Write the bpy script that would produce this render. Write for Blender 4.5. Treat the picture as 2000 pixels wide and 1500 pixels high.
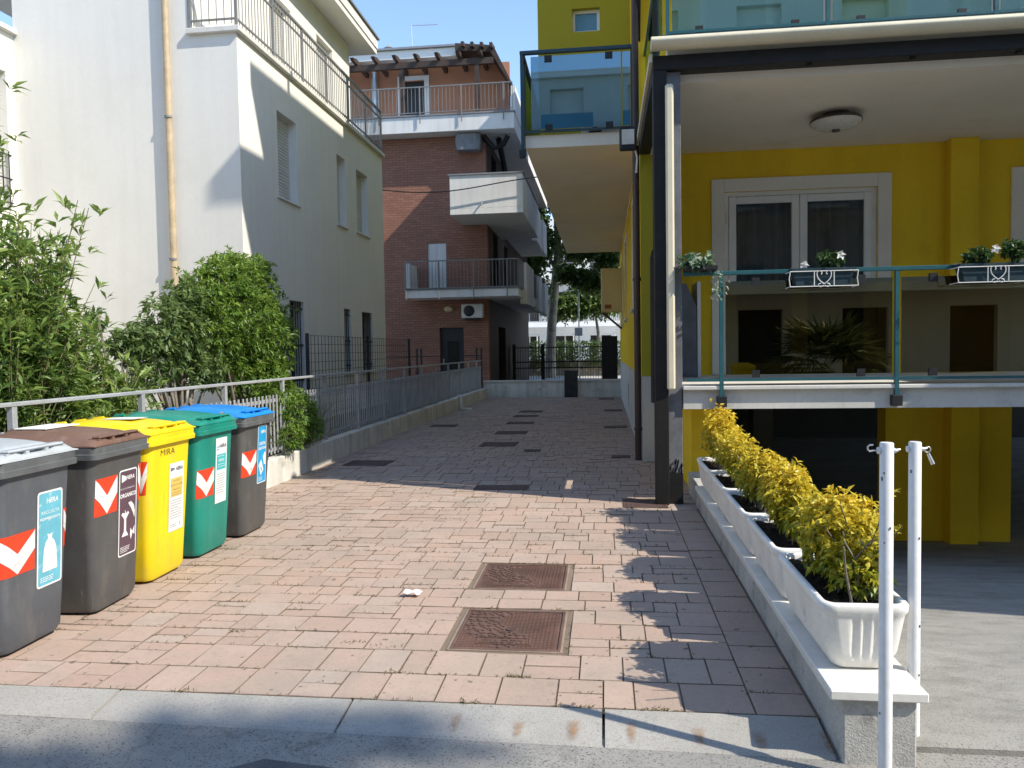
import bpy, bmesh, math, random
import numpy as np
from math import sin, cos, radians, pi, sqrt, atan2
from mathutils import Vector, Matrix

for o in list(bpy.data.objects): bpy.data.objects.remove(o)
SC = bpy.context.scene
COL = SC.collection
random.seed(7)
RNG = np.random.default_rng(11)

# ------------------------------------------------------------------ camera
CAMPOS = Vector((0, 0, 1.5))
yaw, pitch, roll = radians(6.9), radians(-2.5), radians(0.93)
fwd = Vector((-sin(yaw)*cos(pitch), cos(yaw)*cos(pitch), sin(pitch)))
r0 = Vector((cos(yaw), sin(yaw), 0)); u0 = r0.cross(fwd)
rt = r0*cos(roll) - u0*sin(roll); up = u0*cos(roll) + r0*sin(roll)
cam_d = bpy.data.cameras.new('camera'); cam = bpy.data.objects.new('camera', cam_d); COL.objects.link(cam)
M = Matrix.Identity(4)
for i in range(3):
    M[i][0], M[i][1], M[i][2], M[i][3] = rt[i], up[i], -fwd[i], CAMPOS[i]
cam.matrix_world = M
cam_d.sensor_width = 36; cam_d.lens = 27.0; cam_d.clip_start = 0.05; cam_d.clip_end = 2000
SC.camera = cam

# ------------------------------------------------------------------ light
SUN = Vector((0.98, -0.365, 1.0)).normalized()          # towards the sun
elev = math.asin(SUN.z); azim = atan2(SUN.x, SUN.y)
w = bpy.data.worlds.new('World'); SC.world = w; w.use_nodes = True
nt = w.node_tree; bg = nt.nodes['Background']
sky = nt.nodes.new('ShaderNodeTexSky'); sky.sky_type = 'NISHITA'; sky.sun_disc = False
sky.sun_elevation = elev; sky.sun_rotation = azim
sky.air_density = 1.0; sky.dust_density = 0.15; sky.ozone_density = 2.4; sky.altitude = 0
nt.links.new(sky.outputs[0], bg.inputs[0]); bg.inputs[1].default_value = 0.15
sd = bpy.data.lights.new('sun', 'SUN'); sd.energy = 3.0; sd.angle = radians(0.55); sd.color = (1.0, 0.92, 0.79)
so = bpy.data.objects.new('sun', sd); COL.objects.link(so)
so.rotation_euler = (-SUN).to_track_quat('-Z', 'Y').to_euler(); so.location = SUN*60
SC.view_settings.view_transform = 'Standard'; SC.view_settings.look = 'None'
SC.view_settings.exposure = 1.07; SC.view_settings.gamma = 1.0
SC.view_settings.use_curve_mapping = False
SC.render.engine = 'CYCLES'
SC.cycles.max_bounces = 8; SC.cycles.diffuse_bounces = 6; SC.cycles.transparent_max_bounces = 16
SC.cycles.glossy_bounces = 3

# ------------------------------------------------------------------ materials
class NT:
    def __init__(s, m): s.t = m.node_tree; s.n = s.t.nodes; s.l = s.t.links
    def new(s, t, **k):
        n = s.n.new(t)
        for a, b in k.items(): setattr(n, a, b)
        return n
    def link(s, a, b): s.l.new(a, b)
    def val(s, sock, v):
        if hasattr(v, 'is_output') or isinstance(v, bpy.types.NodeSocket): s.l.new(v, sock)
        else: sock.default_value = v
    def pos(s, scale=(1, 1, 1)):
        g = s.new('ShaderNodeNewGeometry')
        if scale == (1, 1, 1): return g.outputs['Position']
        v = s.new('ShaderNodeVectorMath', operation='MULTIPLY'); s.link(g.outputs['Position'], v.inputs[0]); v.inputs[1].default_value = scale
        return v.outputs[0]
    def noise(s, vec, scale, detail=4, rough=.55):
        n = s.new('ShaderNodeTexNoise'); s.link(vec, n.inputs['Vector']); n.inputs['Scale'].default_value = scale
        n.inputs['Detail'].default_value = detail; n.inputs['Roughness'].default_value = rough
        return n.outputs['Fac']
    def ramp(s, fac, a, b):
        m = s.new('ShaderNodeMapRange'); s.val(m.inputs[0], fac); m.inputs[1].default_value = a; m.inputs[2].default_value = b
        return m.outputs[0]
    def math(s, op, a, b=0.0):
        m = s.new('ShaderNodeMath', operation=op); s.val(m.inputs[0], a); s.val(m.inputs[1], b); return m.outputs[0]
    def mix(s, fac, a, b, mode='MIX'):
        m = s.new('ShaderNodeMix', data_type='RGBA', blend_type=mode)
        s.val(m.inputs[0], fac)
        s.val(m.inputs[6], (*a, 1) if isinstance(a, tuple) and len(a) == 3 else a)
        s.val(m.inputs[7], (*b, 1) if isinstance(b, tuple) and len(b) == 3 else b)
        return m.outputs[2]
    def bump(s, h, strength, dist=.01):
        b = s.new('ShaderNodeBump'); b.inputs['Strength'].default_value = strength; b.inputs['Distance'].default_value = dist
        s.link(h, b.inputs['Height']); return b.outputs[0]
MATS = {}
def base(name):
    m = bpy.data.materials.new(name); m.use_nodes = True; MATS[name] = m
    k = NT(m); p = k.n['Principled BSDF']; return m, k, p
def mat(name, col, rough=.6, var=.12, scale=1.2, fvar=.08, fscale=35, bump=.15, bscale=120, bdist=.004, metallic=0., spec=.4, dark=None, streak=0., coat=0., scuff=None):
    """plain surface: large patches, fine mottling, optional stain colour and vertical streaks, fine relief"""
    m, k, p = base(name)
    P = k.pos()
    n1 = k.ramp(k.noise(P, scale, 5), .3, .7); n2 = k.ramp(k.noise(P, fscale, 3), .25, .75)
    f = k.math('ADD', k.math('MULTIPLY', k.math('SUBTRACT', n1, .5), 2*var), k.math('MULTIPLY', k.math('SUBTRACT', n2, .5), 2*fvar))
    f = k.math('ADD', f, 1.0)
    if streak:
        s = k.ramp(k.noise(k.pos((3.5, 3.5, .22)), 1.6, 5), .45, .8)
        f = k.math('SUBTRACT', f, k.math('MULTIPLY', s, streak))
    c = k.new('ShaderNodeVectorMath', operation='SCALE'); c.inputs[0].default_value = col; k.link(f, c.inputs['Scale'])
    out = c.outputs[0]
    if dark:
        d = k.ramp(k.noise(P, scale*2.3, 8, .65), .56, .74); out = k.mix(d, out, dark)
    if scuff:
        a = k.ramp(k.noise(k.pos((55, 55, 5)), 1.0, 3, .6), .62, .70); b = k.ramp(k.noise(P, 5.5, 4, .6), .50, .62)
        out = k.mix(k.math('MULTIPLY', k.math('MULTIPLY', a, b), .55), out, scuff)
        a = k.ramp(k.noise(k.pos((7, 7, 60)), 1.0, 3, .6), .66, .72); out = k.mix(k.math('MULTIPLY', k.math('MULTIPLY', a, b), .45), out, scuff)
        d = k.ramp(k.noise(k.pos((1, 1, .35)), 9, 6, .65), .5, .72); out = k.mix(k.math('MULTIPLY', d, .16), out, (.30, .27, .22))
    k.link(out, p.inputs['Base Color'])
    p.inputs['Metallic'].default_value = metallic; p.inputs['Specular IOR Level'].default_value = spec
    rr = k.math('ADD', k.math('MULTIPLY', k.math('SUBTRACT', n2, .5), .15), rough); k.link(rr, p.inputs['Roughness'])
    if coat: p.inputs['Coat Weight'].default_value = coat
    if bump: k.link(k.bump(k.noise(P, bscale, 4, .6), bump, bdist), p.inputs['Normal'])
    return m
def flat(name, col, rough=.5):
    return mat(name, col, rough, var=.06, scale=6, fvar=.05, fscale=90, bump=.05)

mat('cream_plaster', (.75, .735, .68), .85, var=.035, scale=.5, fvar=.02, fscale=14, bump=.25, bscale=160, bdist=.003, spec=.15, streak=.06, dark=(.70, .685, .62))
mat('white_plaster', (.72, .715, .69), .8, var=.07, scale=.8, fvar=.03, bump=.25, bscale=140, spec=.2, streak=.14)
mat('fence_wall_paint', (.62, .61, .565), .85, var=.14, scale=1.6, fvar=.06, bump=.35, bscale=90, spec=.15, dark=(.30, .29, .25), streak=.35)
mat('yellow_paint', (.87, .59, .03), .78, var=.06, scale=.7, fvar=.03, fscale=16, bump=.35, bscale=120, bdist=.004, spec=.2, streak=.12, dark=(.80, .50, .035))
mat('yellow_paint_shaded', (.37, .33, .03), .8, var=.04, scale=.6, fvar=.02, fscale=16, bump=.2, bscale=170, bdist=.003, spec=.2)  # the house's yellow darkened to olive, shade of the alley walls painted in
mat('plinth_paint', (.60, .585, .54), .85, var=.09, scale=1.0, fvar=.05, bump=.3, bscale=120, spec=.2, dark=(.40, .39, .36), streak=.12)
mat('ceiling_beige', (.80, .735, .62), .85, var=.06, scale=.7, fvar=.03, bump=.2, bscale=130, spec=.15, dark=(.73, .65, .52))
mat('trim_cream', (.82, .78, .68), .7, var=.05, scale=1.5, fvar=.03, bump=.1, spec=.25)
mat('window_white', (.80, .79, .75), .4, var=.04, scale=3, fvar=.03, bump=.03)
mat('shutter_grey', (.60, .60, .57), .55, var=.05, scale=2, fvar=.04, bump=.05)
mat('steel_black', (.015, .0145, .014), .5, var=.2, scale=4, fvar=.1, bump=.08, spec=.3, dark=(.028, .027, .026))
mat('post_grey', (.16, .165, .175), .6, var=.2, scale=5, fvar=.12, bump=.15)
mat('awning_cream', (.64, .59, .44), .45, var=.06, scale=3, fvar=.04, bump=.05, spec=.4)
mat('teal_metal', (.02, .10, .115), .38, var=.12, scale=4, fvar=.06, bump=.05, spec=.5)
mat('dark_teal_metal', (.018, .05, .062), .4, var=.12, scale=4, fvar=.06, bump=.05, spec=.5)
mat('black_clip', (.018, .018, .02), .5, var=.1, scale=5, fvar=.05, bump=.05)
mat('galvanised', (.40, .415, .43), .5, var=.14, scale=4, fvar=.1, fscale=50, bump=.12, metallic=.25, spec=.4)
mat('zinc_bright', (.55, .56, .57), .35, var=.1, scale=5, fvar=.05, bump=.05, metallic=.7)
mat('railing_grey', (.20, .205, .205), .5, var=.1, scale=4, fvar=.06, bump=.06)
mat('iron_dark', (.028, .026, .026), .55, var=.2, scale=5, fvar=.1, bump=.1)
mat('pipe_tan', (.47, .37, .235), .5, var=.18, scale=5, fvar=.12, fscale=28, bump=.12)
mat('pipe_brown', (.062, .038, .032), .42, var=.15, scale=4, fvar=.08, bump=.05)
mat('pole_white', (.72, .725, .73), .4, var=.05, scale=6, fvar=.04, bump=.05, dark=(.60, .60, .585))
mat('chip_dark', (.14, .10, .08), .8)
mat('planter_white', (.75, .735, .69), .7, var=.08, scale=4, fvar=.05, fscale=60, bump=.45, bscale=220, bdist=.003, spec=.25, dark=(.58, .56, .51))
mat('coping_marble', (.66, .645, .60), .55, var=.07, scale=2.5, fvar=.05, bump=.15, spec=.3, dark=(.52, .50, .45), streak=.05)
mat('wall_dirty', (.47, .46, .43), .9, var=.2, scale=3, fvar=.16, fscale=70, bump=.6, bscale=150, bdist=.006, spec=.1, dark=(.15, .145, .13))
mat('soil', (.035, .026, .02), .95, var=.3, scale=12, fvar=.3, fscale=90, bump=.9, bscale=70, bdist=.02, spec=.1)
mat('garden_soil', (.12, .095, .065), .95, var=.3, scale=3, fvar=.3, fscale=60, bump=.9, bscale=50, bdist=.02, spec=.1)
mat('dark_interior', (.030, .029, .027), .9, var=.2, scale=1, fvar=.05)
mat('garage_column', (.24, .235, .22), .9, var=.1, scale=1, fvar=.05)
mat('iron_rust', (.155, .092, .072), .62, var=.22, scale=5, fvar=.14, fscale=70, bump=.35, bscale=200, metallic=.2, dark=(.10, .07, .06))
mat('iron_dark_rust', (.085, .052, .045), .7, var=.2, scale=5, fvar=.12, fscale=70, bump=.35, bscale=200)
mat('mortar_collar', (.29, .23, .18), .9, var=.15, scale=5, fvar=.14, fscale=60, bump=.5, bscale=120, spec=.1, dark=(.26, .22, .18))
mat('wood_dark', (.055, .036, .028), .7, var=.25, scale=3, fvar=.15, fscale=40, bump=.2)
mat('attic_orange', (.44, .21, .125), .85, var=.06, scale=1, fvar=.03, bump=.2)
mat('roof_grey', (.22, .23, .25), .6)
mat('grey_cloth', (.20, .21, .22), .8, var=.25, scale=3, fvar=.1, bump=.3, bscale=20, bdist=.02)
mat('ac_white', (.68, .68, .655), .45, var=.05, scale=3, fvar=.03, bump=.04)
mat('ac_dark', (.03, .03, .032), .5)
mat('lamp_glass', (.62, .60, .53), .25, var=.04, scale=5, fvar=.02, bump=0)
mat('lamp_metal', (.10, .095, .085), .35, metallic=.6)
mat('cabinet_beige', (.62, .52, .30), .6, var=.06)
mat('curtain_dark', (.30, .27, .23), .8, var=.15, scale=3)
mat('box_green', (.016, .04, .05), .5, var=.1, scale=6)
mat('wire_white', (.70, .70, .68), .4)
mat('paper_white', (.74, .74, .73), .8, bump=.2, bscale=60)
mat('bark_plane', (.24, .215, .17), .85, var=.3, scale=3, fvar=.2, fscale=14, bump=.5, bscale=12, bdist=.03, dark=(.10, .09, .07))
mat('bark_grey', (.20, .175, .14), .9, var=.25, scale=8, fvar=.2, bump=.6, bscale=40, bdist=.01)
mat('stem_green', (.14, .13, .06), .8, var=.2, scale=8)
mat('far_white', (.74, .74, .73), .8, var=.05, scale=.5, fvar=.03)
mat('far_awning', (.50, .51, .51), .8, var=.08, scale=1, streak=.1)
mat('roller_white', (.70, .70, .695), .5, var=.05)
mat('door_dark', (.03, .033, .036), .45)
mat('opp_plaster', (.58, .58, .56), .85, var=.06, scale=.5, streak=.08)
mat('opp_glass_blue', (.10, .25, .38), .2)
mat('opp_awning', (.62, .62, .58), .8, var=.08)
mat('terracotta_red', (.30, .10, .05), .8)
mat('far_ground', (.42, .40, .37), .9, var=.12, scale=.6)
mat('sign_white', (.72, .72, .72), .4)
# bins
mat('bin_grey', (.088, .097, .110), .5, var=.10, scale=4, fvar=.05, fscale=60, bump=.12, bscale=260, bdist=.002, spec=.45, streak=.22, scuff=(.22, .22, .22))
mat('bin_grey_warm', (.078, .078, .077), .42, var=.12, scale=4, fvar=.05, fscale=60, bump=.12, bscale=260, bdist=.002, spec=.45, scuff=(.24, .235, .225))
mat('bin_rim_grey', (.105, .112, .115), .5, var=.15, scale=6, fvar=.1, bump=.1, dark=(.17, .175, .175))
mat('bin_yellow', (.80, .60, .012), .4, var=.05, scale=3, fvar=.03, bump=.1, bscale=260, bdist=.002, spec=.4, streak=.14, scuff=(.42, .30, .04))
mat('bin_green', (.012, .225, .17), .4, var=.08, scale=3, fvar=.04, bump=.1, bscale=260, bdist=.002, spec=.4, streak=.2, scuff=(.03, .07, .055))
mat('lid_grey', (.40, .43, .45), .45, var=.08, scale=4, fvar=.05, bump=.08)
mat('lid_brown', (.16, .092, .066), .5, var=.14, scale=4, fvar=.08, bump=.08, dark=(.21, .15, .12))
mat('lid_blue', (.015, .22, .62), .4, var=.07, scale=4, fvar=.04, bump=.08)
mat('tyre_rubber', (.02, .02, .02), .7)
mat('sticker_white', (.72, .72, .71), .45, var=.04, scale=9, fvar=.04, bump=.03)
mat('sticker_cyan', (.13, .42, .52), .45, var=.10, scale=8, fvar=.05, bump=.03, dark=(.50, .63, .67))
mat('sticker_purple', (.105, .060, .080), .45, var=.06, scale=9, fvar=.05, bump=.03)
mat('sticker_blue', (.02, .32, .62), .45, var=.08, scale=9, fvar=.05, bump=.03)
mat('sticker_teal', (.05, .42, .44), .45, var=.05, scale=9, bump=.03)
mat('sticker_gold', (.70, .47, .10), .5, var=.05, scale=9, bump=.03)
mat('print_grey', (.16, .17, .19), .6, bump=0)
mat('print_black', (.02, .02, .022), .6, bump=0)
mat('tape_red', (.66, .055, .018), .35, var=.08, scale=9, fvar=.05, bump=.03)
mat('tape_white', (.68, .68, .67), .35, var=.08, scale=9, fvar=.05, bump=.03, dark=(.45, .44, .42))

def paver_mat(name, island):
    m, k, p = base(name); P = k.pos()
    oi = k.new('ShaderNodeObjectInfo'); g = k.new('ShaderNodeNewGeometry')
    r = g.outputs['Random Per Island'] if island else oi.outputs['Random']
    r2 = k.math('FRACT', k.math('MULTIPLY', r, 7.31)); r3 = k.math('FRACT', k.math('MULTIPLY', r, 23.7))
    c = k.mix(r, (.415, .30, .238), (.44, .332, .27))
    c = k.mix(k.math('MULTIPLY', k.ramp(r2, .72, 1.), .4), c, (.43, .285, .215))     # pinker stones
    c = k.mix(k.math('MULTIPLY', k.ramp(r3, .78, .95), .4), c, (.36, .325, .28))     # greyer stones
    st = k.ramp(k.noise(P, 1.1, 6, .6), .5, .72); c = k.mix(k.math('MULTIPLY', st, .7), c, (.31, .275, .235))
    sp = k.ramp(k.noise(P, 9, 8, .7), .55, .78); c = k.mix(k.math('MULTIPLY', sp, .65), c, (.24, .205, .17))
    br = k.ramp(k.noise(P, .42, 5, .6), .48, .68); c = k.mix(k.math('MULTIPLY', br, .35), c, (.30, .25, .205))
    ed = k.ramp(k.noise(P, 3.6, 7, .68), .47, .7); c = k.mix(k.math('MULTIPLY', ed, .5), c, (.29, .245, .205))
    fs = k.ramp(k.noise(P, 38, 5, .75), .52, .68); c = k.mix(k.math('MULTIPLY', fs, .32), c, (.20, .165, .13))
    gum = k.ramp(k.noise(P, 17, 1, .4), .735, .75); c = k.mix(k.math('MULTIPLY', gum, .8), c, (.11, .09, .075))
    sp2 = k.ramp(k.noise(P, 90, 3, .6), .35, .7); c = k.mix(k.math('MULTIPLY', sp2, .14), c, (.60, .50, .42))
    v = k.math('ADD', .94, k.math('MULTIPLY', r3, .1))
    cc = k.new('ShaderNodeVectorMath', operation='SCALE'); k.link(c, cc.inputs[0]); k.link(v, cc.inputs['Scale'])
    k.link(cc.outputs[0], p.inputs['Base Color']); p.inputs['Roughness'].default_value = .88; p.inputs['Specular IOR Level'].default_value = .2
    h = k.math('ADD', k.noise(P, 220, 3, .6), k.math('MULTIPLY', k.noise(P, 40, 5, .6), .8))
    k.link(k.bump(h, .45, .004), p.inputs['Normal'])
paver_mat('paver_single', False); paver_mat('paver_joined', True)

def concrete(name, col, dark, speck, sx=1.0, crack=0., grime=0., coarse=0.):
    m, k, p = base(name); P = k.pos((1, sx, 1))
    c = k.mix(k.ramp(k.noise(P, 1.3, 7, .65), .35, .68), tuple(x*.8 for x in col), col)
    c = k.mix(k.math('MULTIPLY', k.ramp(k.noise(P, 4.5, 8, .7), .5, .75), .75), c, dark)
    c = k.mix(k.math('MULTIPLY', k.ramp(k.noise(k.pos(), 130, 2, .5), .58, .70), speck), c, tuple(x*.28 for x in dark))
    c = k.mix(k.math('MULTIPLY', k.ramp(k.noise(k.pos(), 190, 2, .5), .56, .70), .35), c, tuple(min(.8, x*1.35) for x in col))
    if coarse:
        q = k.math('MULTIPLY', k.ramp(k.noise(k.pos(), 55, 3, .65), .56, .64), k.ramp(k.noise(k.pos(), 2.6, 5, .6), .38, .62)); c = k.mix(k.math('MULTIPLY', q, coarse), c, tuple(x*.4 for x in dark))
    if grime:
        c = k.mix(k.math('MULTIPLY', k.ramp(k.noise(k.pos((.8, 1.7, 1)), 1.8, 9, .72), .48, .66), grime), c, tuple(x*.85 for x in dark))
    if crack:
        vo = k.new('ShaderNodeTexVoronoi', feature='DISTANCE_TO_EDGE'); vo.inputs['Scale'].default_value = .8
        wv = k.new('ShaderNodeVectorMath', operation='ADD'); nz = k.new('ShaderNodeTexNoise'); nz.inputs['Scale'].default_value = 5; k.link(k.pos(), nz.inputs['Vector'])
        sc = k.new('ShaderNodeVectorMath', operation='SCALE'); sc.inputs['Scale'].default_value = .35; k.link(nz.outputs['Color'], sc.inputs[0])
        k.link(k.pos(), wv.inputs[0]); k.link(sc.outputs[0], wv.inputs[1]); k.link(wv.outputs[0], vo.inputs['Vector'])
        cr = k.ramp(vo.outputs['Distance'], .012, .003); c = k.mix(k.math('MULTIPLY', cr, crack), c, (.07, .065, .06))
    k.link(c, p.inputs['Base Color']); p.inputs['Roughness'].default_value = .9; p.inputs['Specular IOR Level'].default_value = .2
    h = k.math('ADD', k.noise(k.pos(), 130, 3, .6), k.math('MULTIPLY', k.noise(k.pos(), 18, 4, .6), .7))
    k.link(k.bump(h, .5, .006), p.inputs['Normal'])
concrete('kerb_stone', (.40, .385, .35), (.29, .277, .25), .4, coarse=.3)
concrete('road_worn', (.31, .30, .275), (.15, .146, .135), .9, crack=.22, coarse=.5)
concrete('asphalt_patch', (.13, .13, .13), (.06, .06, .06), .8)
concrete('lane_concrete', (.34, .33, .30), (.165, .16, .145), .6, sx=1.7, grime=.55)
concrete('joint_dirt', (.24, .185, .14), (.15, .115, .088), .6)
def stain():
    m, k, p = base('rust_stain'); p.inputs['Base Color'].default_value = (.36, .20, .095, 1); p.inputs['Roughness'].default_value = .9
    tr = k.new('ShaderNodeBsdfTransparent'); mx = k.new('ShaderNodeMixShader')
    g = k.new('ShaderNodeAttribute', attribute_name='cover')
    k.link(k.math('MULTIPLY', g.outputs['Fac'], k.ramp(k.noise(k.pos(), 45, 5, .7), .25, .75)), mx.inputs[0])
    k.link(tr.outputs[0], mx.inputs[1]); k.link(p.outputs[0], mx.inputs[2]); k.link(mx.outputs[0], k.n['Material Output'].inputs[0])
stain()

def brick_mat():
    m, k, p = base('brick_facing')
    cx = k.new('ShaderNodeSeparateXYZ'); k.link(k.pos(), cx.inputs[0])
    s = k.math('ADD', cx.outputs[0], cx.outputs[1]); cb = k.new('ShaderNodeCombineXYZ'); k.link(s, cb.inputs[0]); k.link(cx.outputs[2], cb.inputs[1])
    b = k.new('ShaderNodeTexBrick'); k.link(cb.outputs[0], b.inputs['Vector'])
    b.inputs['Color1'].default_value = (.29, .135, .09, 1); b.inputs['Color2'].default_value = (.36, .175, .118, 1); b.inputs['Mortar'].default_value = (.17, .105, .085, 1)
    b.inputs['Scale'].default_value = 1; b.inputs['Mortar Size'].default_value = .009; b.inputs['Brick Width'].default_value = .26; b.inputs['Row Height'].default_value = .085
    b.inputs['Bias'].default_value = 0
    n = k.ramp(k.noise(k.pos(), .7, 5), .3, .7); c = k.mix(k.math('MULTIPLY', n, .25), b.outputs['Color'], (.19, .105, .085))
    k.link(c, p.inputs['Base Color']); p.inputs['Roughness'].default_value = .85; p.inputs['Specular IOR Level'].default_value = .2
    k.link(k.bump(k.math('SUBTRACT', 1., b.outputs['Fac']), .6, .01), p.inputs['Normal'])
brick_mat()

def glass_mat(name, tint, refl, rough=.01, col=(.95, .95, .9)):
    m, k, p = base(name)
    tr = k.new('ShaderNodeBsdfTransparent'); tr.inputs[0].default_value = (*tint, 1)
    gl = k.new('ShaderNodeBsdfGlossy'); gl.inputs['Roughness'].default_value = rough; gl.inputs[0].default_value = (*col, 1)
    lw = k.new('ShaderNodeLayerWeight'); lw.inputs[0].default_value = .35
    f = k.math('ADD', refl, k.math('MULTIPLY', lw.outputs['Fresnel'], .75)); f = k.math('MINIMUM', f, 1.0)
    mx = k.new('ShaderNodeMixShader'); k.link(f, mx.inputs[0]); k.link(tr.outputs[0], mx.inputs[1]); k.link(gl.outputs[0], mx.inputs[2])
    k.link(mx.outputs[0], k.n['Material Output'].inputs[0])
glass_mat('glass_smoked', (.24, .19, .075), .13, col=(.85, .74, .46))
glass_mat('glass_blue', (.36, .54, .52), .26, col=(.62, .88, .90))
glass_mat('glass_window', (.72, .72, .69), .005, col=(.6, .6, .55))
glass_mat('glass_alley', (.18, .30, .34), .28, col=(.48, .70, .80))

def leaf_mat(name, a, b, c, trans=.35, rough=.42):
    """three leaf colours picked by the mesh attribute 'tone' (0..1)"""
    m, k, p = base(name)
    at = k.new('ShaderNodeAttribute', attribute_name='tone')
    r = k.new('ShaderNodeValToRGB'); e = r.color_ramp.elements
    e[0].position = 0; e[0].color = (*a, 1); e[1].position = 1; e[1].color = (*c, 1); x = e.new(.5); x.color = (*b, 1)
    k.link(at.outputs['Fac'], r.inputs[0])
    k.link(r.outputs[0], p.inputs['Base Color']); p.inputs['Roughness'].default_value = rough; p.inputs['Specular IOR Level'].default_value = .45
    tl = k.new('ShaderNodeBsdfTranslucent'); hs = k.new('ShaderNodeHueSaturation'); hs.inputs['Value'].default_value = 1.5; hs.inputs['Hue'].default_value = .485
    k.link(r.outputs[0], hs.inputs['Color']); k.link(hs.outputs[0], tl.inputs[0])
    mx = k.new('ShaderNodeMixShader'); mx.inputs[0].default_value = trans
    k.link(p.outputs[0], mx.inputs[1]); k.link(tl.outputs[0], mx.inputs[2]); k.link(mx.outputs[0], k.n['Material Output'].inputs[0])
leaf_mat('leaf_oleander', (.07, .13, .035), (.13, .22, .05), (.25, .34, .075))
leaf_mat('leaf_pittosporum', (.055, .115, .025), (.12, .225, .038), (.25, .36, .06))
leaf_mat('leaf_privet', (.07, .125, .04), (.12, .19, .058), (.21, .28, .095))
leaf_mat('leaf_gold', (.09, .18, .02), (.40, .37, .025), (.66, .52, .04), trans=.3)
leaf_mat('leaf_plane', (.045, .085, .022), (.08, .14, .030), (.16, .23, .05))
leaf_mat('leaf_hedge', (.035, .065, .02), (.06, .11, .03), (.14, .20, .04))
leaf_mat('leaf_pot', (.025, .065, .022), (.045, .10, .03), (.09, .16, .05))
leaf_mat('leaf_variegated', (.05, .12, .06), (.10, .20, .11), (.52, .58, .46))
leaf_mat('petal_white', (.7, .7, .68), (.75, .75, .73), (.78, .78, .76), trans=.3)
leaf_mat('petal_pink', (.5, .08, .12), (.6, .15, .2), (.65, .25, .3), trans=.3)
leaf_mat('grass_dry', (.10, .09, .035), (.15, .14, .05), (.23, .19, .09))
leaf_mat('grass_strap', (.10, .13, .06), (.17, .19, .085), (.30, .30, .15))
leaf_mat('leaf_palm', (.03, .06, .02), (.06, .09, .03), (.13, .15, .06))

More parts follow.
